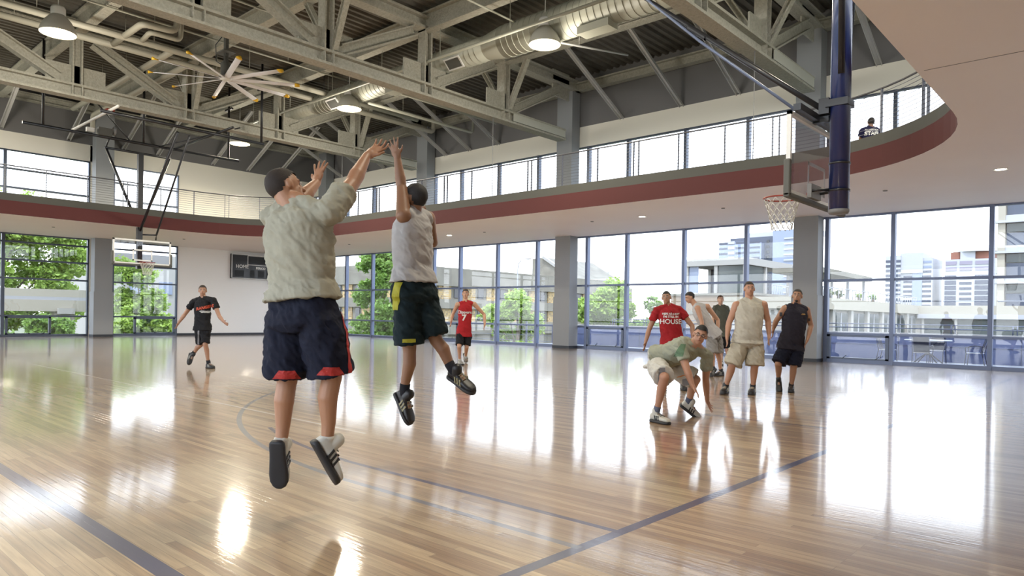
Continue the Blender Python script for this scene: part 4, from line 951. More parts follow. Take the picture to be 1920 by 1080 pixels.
# leaning tank top
c = person('leaner', 'person in white tank top and grey shorts bending forward behind the others', 'light', HK, ('tank', C_['white2']), ('s', C_['grey'], .92, .12), (SH['bk'], SH['sole'], SH['gy'], 1.0), s=1.02, fat=1.0, voxel=.010, sock=(SOCK['b'], .06), longhem=.05)
# kid at the back
c = person('kid', 'person in grey t-shirt and black shorts standing farthest back by the windows', 'pale', HL, ('tee', C_['olive']), ('s', C_['black'], .85, .11), (SH['wh'], SH['sole'], SH['bk'], 1.0), s=1.02, fat=.95, voxel=.011, sock=(SOCK['w'], .05))
# big tank top
c = person('bigtank', 'big person in cream tank top and beige shorts standing with arms hanging', 'rosy', HB, ('tank', C_['tank']), ('s', C_['beige'], .98, .117), (SH['bk'], SH['sole'], SH['stripe'], 1.08), s=1.05, fat=1.22, voxel=.008, hair_len=.1, belly=.03, sock=(SOCK['b'], .06), longhem=.03)
j = c['j']
wrap(c['shorts'], patch_bm(.028, .34), lerp(j['hb'], j['kb'], .5) + R_*.13, R_, V(0,0,1), toward(j['pel']) + R_*1.0, 'side_stripe', M['black'], .005)
# black tank top
c = person('blacktank', 'person in black sleeveless top and navy shorts standing at the right, looking up', 'mid', HK, ('sleeveless', C_['darknavy']), ('s', C_['navy'], .93, .112), (SH['bk'], SH['sole'], SH['bk'], 1.04), s=1.0, fat=1.12, voxel=.008, hair_len=.35, belly=.02, sock=(SOCK['b'], .05), longhem=.09, beard=True)
j = c['j']
wrap(c['shorts'], patch_bm(.035, .36), lerp(j['hb'], j['kb'], .5) + R_*.115, R_, V(0,0,1), toward(j['pel']) + R_*.9, 'side_stripe', P_['white'], .005)
wrap(c['shirt'], patch_bm(.09, .022, 0, 0, .6), lerp(j['pel'], j['neck'], .76) + R_*.10, R_, V(0,0,1), c['fac'], 'chest_logo', P_['gold'], .005)
wrap(c['body'], patch_bm(.05, .07), lerp(j['sa'], j['ea'], .45), R_, V(0,0,1), toward(j['sa']), 'tattoo', P_['ink'], .0025)
wrap(c['body'], patch_bm(.035, .05), lerp(j['sb'], j['eb'], .6), R_, V(0,0,1), toward(j['sb']), 'tattoo', P_['ink'], .0025)
# croucher
hand_flip.update({('croucher','b'): 1}); spreads.update({('croucher','b'): .30}); curls.update({('croucher','b'): .2})
c = person('croucher', 'person in light grey t-shirt and white shorts crouching with one hand on the floor', 'rosy', HK, ('tee', C_['lgrey']), ('s', C_['lshorts'], .92, .118), (SH['wh'], SH['sole'], SH['bk'], 1.08), s=1.0, fat=1.08, voxel=.007, hair_len=.35, sock=(SOCK['g'], .10), glasses=True, longhem=.02)
j = c['j']; 
wrap(c['shorts'], patch_bm(.10, .20, 0, 0, .7), lerp(j['ha'], j['ka'], .7) + V(0,0,-.03), R_, V(0,0,1), toward(j['ka']), 'side_panel', P_['greyp'], .005)
wrap(c['shorts'], patch_bm(.17, .012, 0, 0, 1, 0), lerp(j['hb'], j['kb'], .62) + V(0,0,-.02), (R_ + V(0,0,.28)), V(0,0,1), toward(j['kb']), 'orange_piping', P_['orange2'], .005)
wrap(c['shorts'], patch_bm(.17, .09, 0, 0, 1, 0), lerp(j['hb'], j['kb'], .78) + V(0,0,-.06), (R_ + V(0,0,.28)), V(0,0,1), toward(j['kb']), 'side_panel', P_['greyp'], .005)
wrap(c['shirt'], patch_bm(.12, .15, 0, 0, .5, .03), lerp(j['pel'], j['neck'], .62), R_, V(0,0,1), toward(j['neck']), 'chest_print', P_['green'], .005)
# staff member sitting on a bench on the balcony
c = person('staff', 'person in navy staff shirt sitting on the balcony, back to the court', 'tan', HK, ('tee', C_['staff']), ('s', C_['black'], .95, .10), (SH['bk'], SH['sole'], SH['bk'], 1.0), s=.97, fat=1.0, voxel=.010, hair_len=.5, sock=(SOCK['b'], .06))
j = c['j']; bk = -Vector(PEOPLE['staff']['facing']); rr_ = V(-bk.y, bk.x, 0)
rr_ = rr_ if rr_.dot(R_) > 0 else -rr_
wrap(c['shirt'], text_mesh('STAFF', .125, .006), lerp(j['pel'], j['neck'], .68), rr_, V(0,0,1), bk, 'back_print', P_['white'], .006)
wrap(c['shirt'], text_mesh('RECREATION', .055, .003), lerp(j['pel'], j['neck'], .84), rr_, V(0,0,1), bk, 'back_print', P_['white'], .006)
bz = j['pel'].z - .13
bt = thing('bench', 'grey bench on the balcony under the seated staff member', 'bench', (j['pel'].x, j['pel'].y, 4.85))
f_ = Vector(PEOPLE['staff']['facing']); s_ = V(-f_.y, f_.x, 0)
MB().obox((j['pel'].x + f_.x*.06, j['pel'].y + f_.y*.06, bz-.03), f_*.2, s_*.5, V(0,0,.03)).build('seat', M['grey'], bt)
for q in (-1, 1): MB().obox((j['pel'].x + s_.x*.4*q, j['pel'].y + s_.y*.4*q, (4.85+bz-.06)/2), f_*.16, s_*.03, V(0,0,(bz-.06-4.85)/2)).build('leg', M['grey'], bt)
# ------------------------------------------------------------------ basketball backstops
def net(t, c, r, h=.46, n=12):
    lv = 6; pts = []
    for i in range(lv+1):
        u = i/lv; rr = r*(1 - .48*u**.8 + .10*max(0, u-.75)); z = -h*u - .01
        pts.append([c + V(rr*math.cos(2*PI*(k+.5*(i % 2))/n), rr*math.sin(2*PI*(k+.5*(i % 2))/n), z) for k in range(n)])
    mb = MB()
    for i in range(lv):
        for k in range(n):
            a = pts[i][k]
            if i % 2 == 0: nb = (pts[i+1][k], pts[i+1][(k-1) % n])
            else: nb = (pts[i+1][k], pts[i+1][(k+1) % n])
            for b in nb: mb.tube([a, b], .0055, 5)
    return mb.build('net', M['net'], t)
def backboard(t, xf, y0, y1, z0, z1, s, padmat, w_=.05):
    # xf = glass plane, s = +1 if the playing side looks to +X
    yc = (y0+y1)/2; zc = 3.05
    MB().box(xf-.008, xf+.008, y0+.03, y1-.03, z0+.03, z1-.03).build('glass_board', M['bglass'], t)
    f = MB(); d = .03
    f.box(xf-d, xf+d, y0, y0+w_, z0, z1).box(xf-d, xf+d, y1-w_, y1, z0, z1).box(xf-d, xf+d, y0, y1, z1-w_, z1).box(xf-d, xf+d, y0, y1, z0, z0+w_)
    f.build('frame', M['white'], t)
    q = MB(); x2 = xf + .012*s; a, b = yc-.36, yc+.36; zb, zt = zc+.06, zc+.50
    for (ya, yb, za, zb_) in ((a, b, zb, zb+.05), (a, b, zt-.05, zt), (a, a+.05, zb, zt), (b-.05, b, zb, zt)):
        q.box(min(x2, x2+.003*s), max(x2, x2+.003*s), ya, yb, za, zb_)
    q.build('target_square', M['white'], t)
    p = MB(); e = .045
    def rounded(yA, yB, zA, zB): p.obox((xf, (yA+yB)/2, (zA+zB)/2), V(e,0,0), V(0,(yB-yA)/2,0), V(0,0,(zB-zA)/2))
    rounded(y0-.05, y0+.03, z0-.05, z0+.46); rounded(y1-.03, y1+.05, z0-.05, z0+.46); rounded(y0-.05, y1+.05, z0-.06, z0+.01)
    o = p.build('edge_pad', padmat, t); bv = o.modifiers.new('b', 'BEVEL'); bv.width = .02; bv.segments = 3
def rim(t, c, r, s):
    MB().tube([V(c.x + r*math.cos(2*PI*k/36), c.y + r*math.sin(2*PI*k/36), c.z) for k in range(36)], .011, 8, closed=True).build('rim', M['orange'], t)
    xb = c.x - s*(r + .12)
    MB().box(min(xb, xb-.02*s), max(xb, xb-.02*s), c.y-.10, c.y+.10, c.z-.12, c.z+.03).box(min(xb, c.x-s*r), max(xb, c.x-s*r), c.y-.07, c.y+.07, c.z-.015, c.z+.005).tube([(xb, c.y-.05, c.z-.1), (c.x-s*r*.9, c.y-.09, c.z-.012)], .009, 6).tube([(xb, c.y+.05, c.z-.1), (c.x-s*r*.9, c.y+.09, c.z-.012)], .009, 6).build('rim_bracket', M['orange'], t)
    net(t, c, r-.005)
# near one: playing side looks to -X
t = thing('basketball_hoop', 'near basketball hoop with glass backboard hanging from a thick navy mast, seen from its side', 'basketball hoop', (-3.25, 10.4, 2.8))
nx = -3.64
backboard(t, nx, 9.55, 11.85, 2.98, 4.10, -1, M['dkgrey'])
rim(t, V(-4.04, 10.40, 3.06), .265, -1)
MB().tube([(-3.24, 10.40, 2.80), (-3.24, 10.40, 7.0), (-3.24, 10.40, 10.2)], [.135, .135, .135], 28).build('mast', M['navy_pad'], t)
MB().lathe((-3.24, 10.40, 2.76), [(.0,0),(.125,0),(.138,.03),(.138,.06)], 28).build('mast_cap', M['grey'], t)
for q in (-1, 1): MB().cyl((-3.20, 10.40+q*.12, 4.7), (-3.10, 10.40+q*.62, 10.2), .045, 12).build('side_strut', M['black'], t)
MB().box(-3.40, -3.10, 10.25, 10.55, 4.26, 4.36).box(-3.50, -3.36, 10.28, 10.52, 4.18, 4.40).build('clamp', M['black'], t)
MB().box(-3.60, -3.50, 9.6, 11.75, 4.10, 4.19).build('top_bar', M['black'], t)
MB().box(-3.60, -3.38, 10.34, 10.46, 4.08, 4.16).build('top_arm', M['black'], t)
for q in (-1, 1): MB().tube([(-3.35, 10.40+q*.08, 3.1), (-3.5, 10.4+q*.16, 3.1), (-3.61, 10.40+q*.16, 3.1)], .022, 8).build('lower_arm', M['black'], t)
MB().box(-3.61, -3.55, 10.2, 10.6, 3.0, 3.2).build('mount_plate', M['grey'], t)
for z in (3.07, 3.45): MB().lathe((-3.24, 10.4, z), [(.137,0),(.145,0),(.145,.03),(.137,.03)], 24).build('mast_band', M['black'], t)
MB().tube([(-3.45, 10.37, 4.25), (-4.7, 10.37, 5.27), (-6.2, 10.37, 6.52), (-9.8, 10.37, 9.5)], [.04, .04, .034, .034], 12).build('long_brace', M['black'], t)
MB().lathe((-5.45, 10.37, 5.88), [(.05,-.2),(.05,.2)], 14, (-1.25, 0, 1.02)).build('brace_coupling', M['black'], t)
MB().tube([(-3.62, 10.37, 4.12), (-5.4, 10.37, 5.72), (-9.2, 10.30, 9.4)], .022, 10).build('second_brace', M['mull_light'], t)
MB().cyl((-9.9, 8.6, 9.45), (-9.9, 12.2, 9.45), .05, 12).build('support_pipe', M['black'], t)
for y in (8.7, 12.1): MB().cyl((-9.9, y, 9.45), (-9.9, y, 10.3), .03, 8).build('hanger', M['black'], t)
MB().cyl((-3.24, 9.4, 9.95), (-3.24, 11.5, 9.95), .05, 12).build('support_pipe', M['black'], t)
# far one: playing side looks to +X
t = thing('basketball_hoop', 'far basketball hoop hanging from black pipes in front of the left windows', 'basketball hoop', (-28.9, 10.4, 2.8))
fxp = -28.6
backboard(t, fxp, 9.32, 11.42, 2.98, 3.92, 1, M['dkgrey'], .06)
rim(t, V(-28.24, 10.42, 3.05), .27, 1)
MB().box(-28.98, -28.80, 10.26, 10.44, 2.82, 7.3).build('mast', M['black'], t)
MB().cyl((-28.9, 9.1, 7.28), (-28.9, 11.5, 7.28), .045, 10).build('cross_bar', M['black'], t)
MB().tube([(-28.9, 9.15, 7.25), (-28.9, 10.3, 4.5)], .05, 10).build('side_strut', M['black'], t)
MB().tube([(-28.9, 11.45, 7.25), (-28.9, 10.42, 4.5)], .05, 10).build('side_strut', M['black'], t)
MB().tube([(-25.1, 10.2, 7.45), (-28.8, 10.35, 4.3)], .05, 10).build('long_brace', M['black'], t)
MB().tube([(-25.1, 10.6, 7.4), (-28.55, 10.85, 4.15)], .035, 10).build('long_brace', M['black'], t)
MB().tube([(-28.9, 10.4, 4.15), (-28.55, 10.85, 4.15), (-28.6, 10.85, 3.95)], .03, 8).build('lower_arm', M['black'], t)
g = thing('ceiling_pipe_frame', 'black pipe frame under the first truss that carries the far basket', 'pipe frame', (-28.6, 10.4, 7.6))
MB().cyl((-28.6, 6.45, 7.6), (-28.6, 14.15, 7.6), .055, 12).build('main_pipe', M['black'], g)
MB().cyl((-24.9, 7.7, 7.6), (-24.9, 13.3, 7.6), .055, 12).build('main_pipe', M['black'], g)
for (a, b) in (((-28.9, 8.0, 7.68), (-24.2, 8.0, 7.68)), ((-28.9, 11.6, 7.68), (-23.8, 11.55, 7.68))):
    MB().cyl(a, b, .045, 10).build('cross_pipe', M['brace'] if a[1] < 9 else M['black'], g)
for (x, y) in ((-28.6, 7.05), (-28.6, 10.35), (-28.6, 13.7), (-24.9, 13.2)):
    MB().cyl((x, y, 7.6), (x, y, 10.6), .045, 10).build('hanger', M['black'], g)
    MB().box(x-.3, x+.3, y-.04, y+.04, 9.65, 9.72).build('hanger_clamp', M['black'], g)
MB().cyl((-28.6, 9.9, 7.6), (-25.9, 7.0, 9.0), .025, 8).build('diagonal_pipe', M['black'], g)
MB().cyl((-28.6, 10.9, 7.6), (-25.2, 12.5, 8.1), .025, 8).build('diagonal_pipe', M['black'], g)
MB().box(-28.75, -28.4, 8.75, 9.2, 7.62, 7.9).build('winch_box', M['dkgrey'], g)
MB().lathe((-28.5, 9.25, 7.85), [(.14,0),(.16,.02),(.16,.06),(.14,.08)], 18, (0,1,0)).build('winch_drum', M['grey'], g)
MB().box(-28.7, -28.55, 8.4, 8.65, 7.7, 7.85).build('winch_label', M['white'], g)
MB().tube([(-28.6, 9.15, 7.55), (-28.75, 9.15, 7.45), (-28.9, 9.15, 7.3)], .03, 8).build('hook', M['black'], g)
# red alarm strobe under truss
sb = thing('strobe_light', 'small red strobe with a white cap under the first truss', 'strobe light', (-26.0, 8.3, 8.0))
MB().box(-26.1, -25.9, 8.2, 8.45, 7.9, 7.98).build('housing', M['orange'], sb)
MB().lathe((-26.0, 8.35, 7.82), [(.0,0),(.14,.02),(.14,.06),(.05,.09)], 16).build('lens_cap', M['white'], sb)
# hanging cords with small sensors
for i, (x, y, zt, zb, lb) in enumerate([(-7.4, 17.1, 8.02, 5.05, 'thin cord with a small sensor hanging left of the near backboard'), (-16.7, 17.3, 8.02, 5.1, 'thin cord with a small sensor hanging from the middle truss'), (-25.5, 17.2, 8.02, 5.05, 'thin cord with a small sensor hanging between shooter and blocker')]):
    k = thing('hanging_sensor', lb, 'sensor', (x, y, zb))
    MB().cyl((x, y, zb), (x, y, zt), .012, 6).build('cord', M['grey'], k)
    MB().box(x-.14, x+.14, y-.06, y+.06, zb-.08, zb+.04).tube([(x, y, zb-.06), (x+.02, y, zb-.2)], .02, 6).build('sensor_body', M['base'], k)
# scoreboard ------------------------------------------------------------------
sbd = thing('scoreboard', 'black scoreboard reading HOME and PERIOD on the white wall behind the shooter', 'scoreboard', (XB+.1, 19.2, 2.98))
x = XB+.02; y0, y1 = 17.32, 21.1; z0, z1 = 2.98, 4.27
MB().box(x, x+.16, y0, y1, z0, z1).build('cabinet', M['black'], sbd)
f = MB(); xf_ = x+.16
M['disp'] = mat('score_display', (.035,.04,.045), .8)
for (a, b, c_, d_) in ((y0, y1, z0, z0+.035), (y0, y1, z1-.035, z1), (y0, y0+.035, z0, z1), (y1-.035, y1, z0, z1)): f.box(xf_, xf_+.02, a, b, c_, d_)
f.build('frame', M['white'], sbd)
f = MB()
for (a, b, c_, d_) in ((18.2, 20.2, 3.72, 3.75), (18.2, 20.2, 4.2, 4.23), (18.2, 18.23, 3.72, 4.23), (20.17, 20.2, 3.72, 4.23)): f.box(xf_, xf_+.01, a, b, c_, d_)
f.build('clock_border', M['white'], sbd)
for (a, b, c_, d_) in ((18.28, 20.12, 3.8, 4.15), (17.5, 18.0, 3.08, 3.42), (18.35, 18.6, 3.08, 3.45), (18.8, 19.15, 3.08, 3.45), (19.3, 19.6, 3.08, 3.45), (20.2, 20.8, 3.08, 3.42)):
    MB().box(xf_, xf_+.008, a, b, c_, d_).build('display', M['disp'], sbd)
def wall_text(s, size, y, z, parent):
    bm = text_mesh(s, size, .006); me = bpy.data.meshes.new('lettering')
    for v in bm.verts: cx_, cy_ = v.co.x, v.co.y; v.co = V(xf_+.012, y+cx_, z+cy_)
    bm.to_mesh(me); bm.free(); me.materials.append(M['white']); o = bpy.data.objects.new('lettering', me); COL.objects.link(o); setparent(o, parent)
wall_text('HOME', .25, 17.9, 3.62, sbd); wall_text('PERIOD', .16, 18.95, 3.57, sbd); wall_text('GUEST', .25, 20.6, 3.62, sbd)
# ------------------------------------------------------------------ outside
def checker_mat():
    m = bpy.data.materials.new('checkered_tile'); m.use_nodes = True; nt = m.node_tree; b = nt.nodes['Principled BSDF']; b.inputs['Roughness'].default_value = .8
    tc = nt.nodes.new('ShaderNodeTexCoord'); sp_ = nt.nodes.new('ShaderNodeSeparateXYZ'); cb = nt.nodes.new('ShaderNodeCombineXYZ'); ad = nt.nodes.new('ShaderNodeMath'); ad.operation = 'ADD'
    nt.links.new(tc.outputs['Object'], sp_.inputs[0]); nt.links.new(sp_.outputs[0], ad.inputs[0]); nt.links.new(sp_.outputs[1], ad.inputs[1]); nt.links.new(ad.outputs[0], cb.inputs[0]); nt.links.new(sp_.outputs[2], cb.inputs[1])
    br = nt.nodes.new('ShaderNodeTexBrick'); br.inputs['Scale'].default_value = 1; br.inputs['Brick Width'].default_value = .26; br.inputs['Row Height'].default_value = .24; br.inputs['Mortar Size'].default_value = .02
    br.inputs['Color1'].default_value = (.40,.27,.10,1); br.inputs['Color2'].default_value = (.08,.05,.035,1); br.inputs['Mortar'].default_value = (.3,.27,.2,1); br.inputs['Bias'].default_value = -.25
    nt.links.new(cb.outputs[0], br.inputs['Vector']); nt.links.new(br.outputs['Color'], b.inputs['Base Color']); return m
O = dict(conc=mat('weathered_concrete', (0.186,0.177,0.150), .9, var=(.6, (0.144,0.135,0.114))), conc2=mat('blue_grey_concrete', (.12,.15,.28), .85, var=(1.2, (.10,.125,.24))), terr=mat('terrace_paving', (0.252,0.258,0.276), .8), tile=checker_mat(), dark=mat('dark_window', (0.021,0.027,0.036), .15, metal=.0), green_glass=mat('grey_green_glass', (0.060,0.072,0.072), .15),
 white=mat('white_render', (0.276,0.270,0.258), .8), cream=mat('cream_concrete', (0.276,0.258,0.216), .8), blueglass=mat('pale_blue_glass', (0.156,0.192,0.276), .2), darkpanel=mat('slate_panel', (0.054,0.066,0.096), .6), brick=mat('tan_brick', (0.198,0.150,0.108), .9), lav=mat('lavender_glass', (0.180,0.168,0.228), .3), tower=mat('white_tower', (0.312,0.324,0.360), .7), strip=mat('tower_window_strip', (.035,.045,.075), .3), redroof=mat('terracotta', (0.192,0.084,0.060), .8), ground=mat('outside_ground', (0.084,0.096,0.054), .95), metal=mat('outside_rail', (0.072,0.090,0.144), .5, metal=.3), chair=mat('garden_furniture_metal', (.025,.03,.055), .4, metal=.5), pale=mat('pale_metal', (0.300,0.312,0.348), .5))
def leafmat(name, c, c2):
    m = mat(name, c, .6, var=(2.2, c2)); b = m.node_tree.nodes['Principled BSDF']; nt = m.node_tree
    tl = nt.nodes.new('ShaderNodeBsdfTranslucent'); tl.inputs['Color'].default_value = (c[0]*1.3, c[1]*1.3, c[2], 1); mx = nt.nodes.new('ShaderNodeMixShader'); mx.inputs[0].default_value = .35
    nt.links.new(b.outputs[0], mx.inputs[1]); nt.links.new(tl.outputs[0], mx.inputs[2]); nt.links.new(mx.outputs[0], nt.nodes['Material Output'].inputs['Surface']); return m
LF = [leafmat('bright_leaves', (.30,.42,.09), (.17,.27,.055)), leafmat('green_leaves', (.20,.32,.08), (.11,.20,.045))]
BARK = mat('bark', (.10,.075,.055), .9)
struct('ground', MB().box(-420, 220, -60, 420, -4.6, -4.5), O['ground'])
struct('trim_terrace', MB().box(-22.6, 6, YA+.13, 28.3, -.4, -.12), O['terr'], label='pale paved terrace outside the back windows')
# terrace wall and rail
w1 = thing('terrace_wall', 'blue-grey concrete parapet wall across the terrace outside', 'wall', (-8, 28.2, -.12))
x = -22.6
MB().box(-22.6, 6, 28.0, 28.3, -.12, .80).build('wall_body', O['conc2'], w1)
MB().box(-22.7, 6, 27.95, 28.35, .80, .86).build('coping', O['terr'], w1)
MB().box(-22.6, 6, 27.985, 28.0, .40, .415).build('joint', O['metal'], w1)
for i in range(8): MB().box(-21 + 3.6*i, -20.985 + 3.6*i, 27.985, 28.0, -.12, .8).build('joint', O['metal'], w1)
tr = thing('terrace_railing', 'low metal rail on top of the terrace parapet outside', 'railing', (-8, 28.15, .86))
for z in (1.02, 1.16): MB().cyl((-19, 28.15, z), (6, 28.15, z), .018, 8).build('rail', O['metal'], tr)
x = -19
while x < 6:
    for d in (0, .12): MB().cyl((x+d, 28.15, .86), (x+d, 28.15, 1.16), .02, 6).build('post', O['metal'], tr)
    x += 1.75
rl2 = thing('garden_railing', 'tall thin metal railing in front of the garden tree, left of the terrace', 'railing', (-26, 29, -1))
for z in (-.4, -.1, .2, .5, .8): MB().cyl((-30, 29, z), (-22.8, 29, z), .012, 6).build('rail', O['metal'], rl2)
for x in (-30, -27.6, -25.2, -22.9): MB().box(x-.05, x+.05, 28.97, 29.03, -4.5, .95).build('post', O['metal'], rl2)
# table and four chairs
tb = thing('garden_table', 'round metal garden table on the terrace outside', 'table', (-5.2, 25.7, -.12))
MB().lathe((-5.2, 25.7, .66), [(.0,0),(.66,0),(.68,.012),(.66,.03),(.0,.03)], 32).build('tabletop', O['pale'], tb)
MB().cyl((-5.2, 25.7, .2), (-5.2, 25.7, .68), .035, 10).build('column', O['chair'], tb)
for k in range(4):
    a = PI/4 + k*PI/2; d = V(math.cos(a), math.sin(a), 0); c = V(-5.2, 25.7, 0)
    MB().tube([c + V(0,0,.28), c + d*.2 + V(0,0,.16), c + d*.55 + V(0,0,-.11)], .02, 8).build('leg', O['chair'], tb)
    MB().tube([c + V(0,0,.42), c + d*.3 + V(0,0,.55), c + d*.5 + V(0,0,.66)], .012, 6).build('brace', O['chair'], tb)
def gchair(x, y, ang, label):
    t = thing('garden_chair', label, 'chair', (x, y, -.12), 'garden chairs on the terrace'); f = V(math.cos(ang), math.sin(ang), 0); s = V(-f.y, f.x, 0); c = V(x, y, -.12)
    MB().obox(c + V(0,0,.43), f*.22, s*.22, V(0,0,.012)).build('seat', O['pale'], t)
    bk = c - f*.24 + V(0,0,.68); MB().obox(bk, s*.21, (V(0,0,.26) - f*.07), (f*.97 + V(0,0,.2))*.006).build('backrest', O['chair'], t)
    for q in (-1, 1):
        MB().tube([c + f*.24 + s*q*.23 + V(0,0,0), c + f*.2 + s*q*.23 + V(0,0,.43)], .013, 7).build('leg', O['chair'], t)
        MB().tube([c - f*.30 + s*q*.23, c - f*.22 + s*q*.23 + V(0,0,.43), c - f*.33 + s*q*.23 + V(0,0,.95)], .013, 7).build('leg', O['chair'], t)
        MB().tube([c - f*.25 + s*q*.24 + V(0,0,.62), c + f*.05 + s*q*.26 + V(0,0,.66), c + f*.22 + s*q*.25 + V(0,0,.60), c + f*.2 + s*q*.24 + V(0,0,.43)], .011, 7).build('armrest', O['chair'], t)
gchair(-6.45, 26.0, .0, 'metal garden chair left of the table on the terrace'); gchair(-5.15, 24.75, PI/2, 'metal garden chair in front of the table, its back to the gym')
gchair(-3.95, 25.9, PI, 'metal garden chair right of the table on the terrace'); gchair(-5.2, 26.95, -PI/2, 'metal garden chair behind the table on the terrace')

# trees ----------------------------------------------------------------------
def tree(x, y, z0, blobs, n, label, m=0, leaf=.13, seed=1, name='tree', group='trees outside'):
    rnd = random.Random(seed); t = thing(name, label, 'tree' if name == 'tree' else 'bush', (x, y, z0), group); n = int(n*2.2); leaf = leaf*1.15
    top = max(b[2] for b in blobs)
    tb = MB().tube([V(x, y, z0), V(x+.05, y, z0+(top-z0)*.4), V(x-.05, y+.05, top)], [.16, .13, .04], 8)
    tb.build('trunk', BARK, t)
    for b in blobs[:6]:
        MB().tube([V(x, y, z0 + (b[2]-z0)*.45), V((x+b[0])/2, (y+b[1])/2, z0 + (b[2]-z0)*.75), V(b[0], b[1], b[2])], [.07, .05, .02], 6).build('branch', BARK, t)
    tot = sum(b[3]**2 for b in blobs); f = MB(); vs = []; fs = []
    for b in blobs:
        c = V(b[0], b[1], b[2]); k = int(n*b[3]**2/tot); ncl = max(8, int(k/22))
        for _ in range(ncl):
            d = V(rnd.gauss(0,1), rnd.gauss(0,1), rnd.gauss(0,1)).normalized(); rad = b[3]*rnd.uniform(.55, 1.06)
            cc = c + V(d.x*rad, d.y*rad, d.z*rad*.85)
            for _ in range(int(k/ncl)):
                p = cc + V(rnd.gauss(0,1), rnd.gauss(0,1), rnd.gauss(0,.7))*b[3]*.14
                nn = (V(rnd.gauss(0,1), rnd.gauss(0,1), abs(rnd.gauss(0,1))+.4)).normalized(); u = nn.orthogonal().normalized(); w_ = nn.cross(u); a = rnd.uniform(0, 6.28)
                u, w_ = u*math.cos(a)+w_*math.sin(a), w_*math.cos(a)-u*math.sin(a); L = leaf*rnd.uniform(.7, 1.3); i0 = len(vs)
                vs += [p - u*L, p + w_*L*.5 - u*.1*L, p + u*L, p - w_*L*.5 - u*.1*L]; fs.append((i0, i0+1, i0+2, i0+3))
    f.add(vs, fs); f.build('foliage', LF[m], t); return t
def blobs(cx, cy, cz, w_, h_, n, r, seed, d_=None):
    rnd = random.Random(seed); out = []; d_ = d_ or w_
    for i in range(n):
        a = rnd.uniform(0, 2*PI); q = math.sqrt(rnd.uniform(0, 1)); v = rnd.uniform(-1, 1); k = math.sqrt(max(.1, 1-v*v*.8))
        out.append((cx + math.cos(a)*q*w_*k, cy + math.sin(a)*q*d_*k, cz + v*h_, r*rnd.uniform(.7, 1.2)))
    return out
tree(-26.9, 40, -4.5, blobs(-26.9, 40, 1.1, 1.9, 2.2, 16, .85, 3, 1.6), 7000, 'round bright green tree outside right of the middle column', 0, .12, 3)
tree(-24.6, 41, -4.5, blobs(-24.7, 41, .6, .9, 1.5, 9, .7, 8, 1.2), 3500, 'small green tree outside behind the player in red t-shirt', 1, .12, 9)
tree(-33.0, 37, -4.5, blobs(-33.4, 37, -.3, 2.2, 2.6, 17, .8, 5, 1.5), 8000, 'bright green tree before the tile-checked concrete building', 0, .12, 5)
tree(-58.8, 44, -4.5, blobs(-59.0, 44, 3.2, 2.3, 4.6, 22, 1.3, 11, 2.0), 9000, 'tall green tree outside between the shooter and the concrete building', 1, .17, 11)
tree(-56, 11.0, -4.5, blobs(-56, 12.6, 4.2, 1.6, 3.6, 34, 1.3, 21, 4.0), 19000, 'big leafy tree filling the leftmost window above the walkway', 0, .13, 21)
tree(-47, 17.3, -4.5, blobs(-47, 16.6, 1.2, 1.0, 2.6, 18, .85, 31, 1.1), 8000, 'green tree outside the window behind the far backboard', 0, .11, 31)
tree(-45.5, 18.6, -4.5, blobs(-45.5, 18.4, -.3, .9, 1.2, 9, .7, 41, .9), 4000, 'low bushy green tree at the right of the window under the far hoop', 0, .11, 41)
tree(-46, 11.5, -4.5, blobs(-46, 11.4, -.7, .8, .9, 12, .7, 51, 2.2), 5000, 'dark green bushes under the concrete walkway outside', 1, .11, 51, 'shrub', None)
tree(-52.5, 8.0, -4.5, blobs(-55, 5.0, 3.5, 2, 3.2, 12, 1.3, 61, 2.0), 6000, 'leafy tree at the far left edge outside', 0, .14, 61)
tree(-44.5, 15.2, -4.5, blobs(-44.5, 15.0, -.4, .6, 1.0, 6, .6, 71, .8), 3000, 'small bright bush between walkway pier and wall column', 0, .11, 71, 'shrub', None)
# raised walkway outside the left wall
wk = thing('raised_walkway', 'cream concrete raised walkway outside the leftmost window', 'walkway', (-50, 11, -4.5))
MB().box(-51.5, -50, -6, 17.0, 1.05, 1.75).build('beam', O['cream'], wk); MB().box(-51.8, -50.2, -6, 17.2, 1.75, 1.95).build('deck', O['terr'], wk); MB().box(-50.6, -50.2, -6, 16.4, 1.95, 2.42).build('parapet', O['cream'], wk)
MB().box(-51.2, -50.1, 13.1, 14.2, -4.5, 1.05).build('pier', O['cream'], wk); MB().box(-51.2, -50.1, 3.1, 4.2, -4.5, 1.05).build('pier', O['cream'], wk)
MB().box(-49.99, -49.7, 13.2, 14.1, .9, 1.25).build('bracket', O['white'], wk)
def building(name, label, cat, loc, group=None): return thing(name, label, cat, loc, group)
bw = building('white_house', 'white building outside behind the far backboard', 'building', (-66, 24, -4.5))
MB().box(-72, -64, 19.5, 30, -4.5, 6.0).build('wall', O['white'], bw)
for yy in (22.2, 24.6, 27.0):
    for zz in (2.6, -.4): MB().box(-64, -63.9, yy, yy+1.1, zz, zz+1.1).build('window', O['blueglass'], bw)
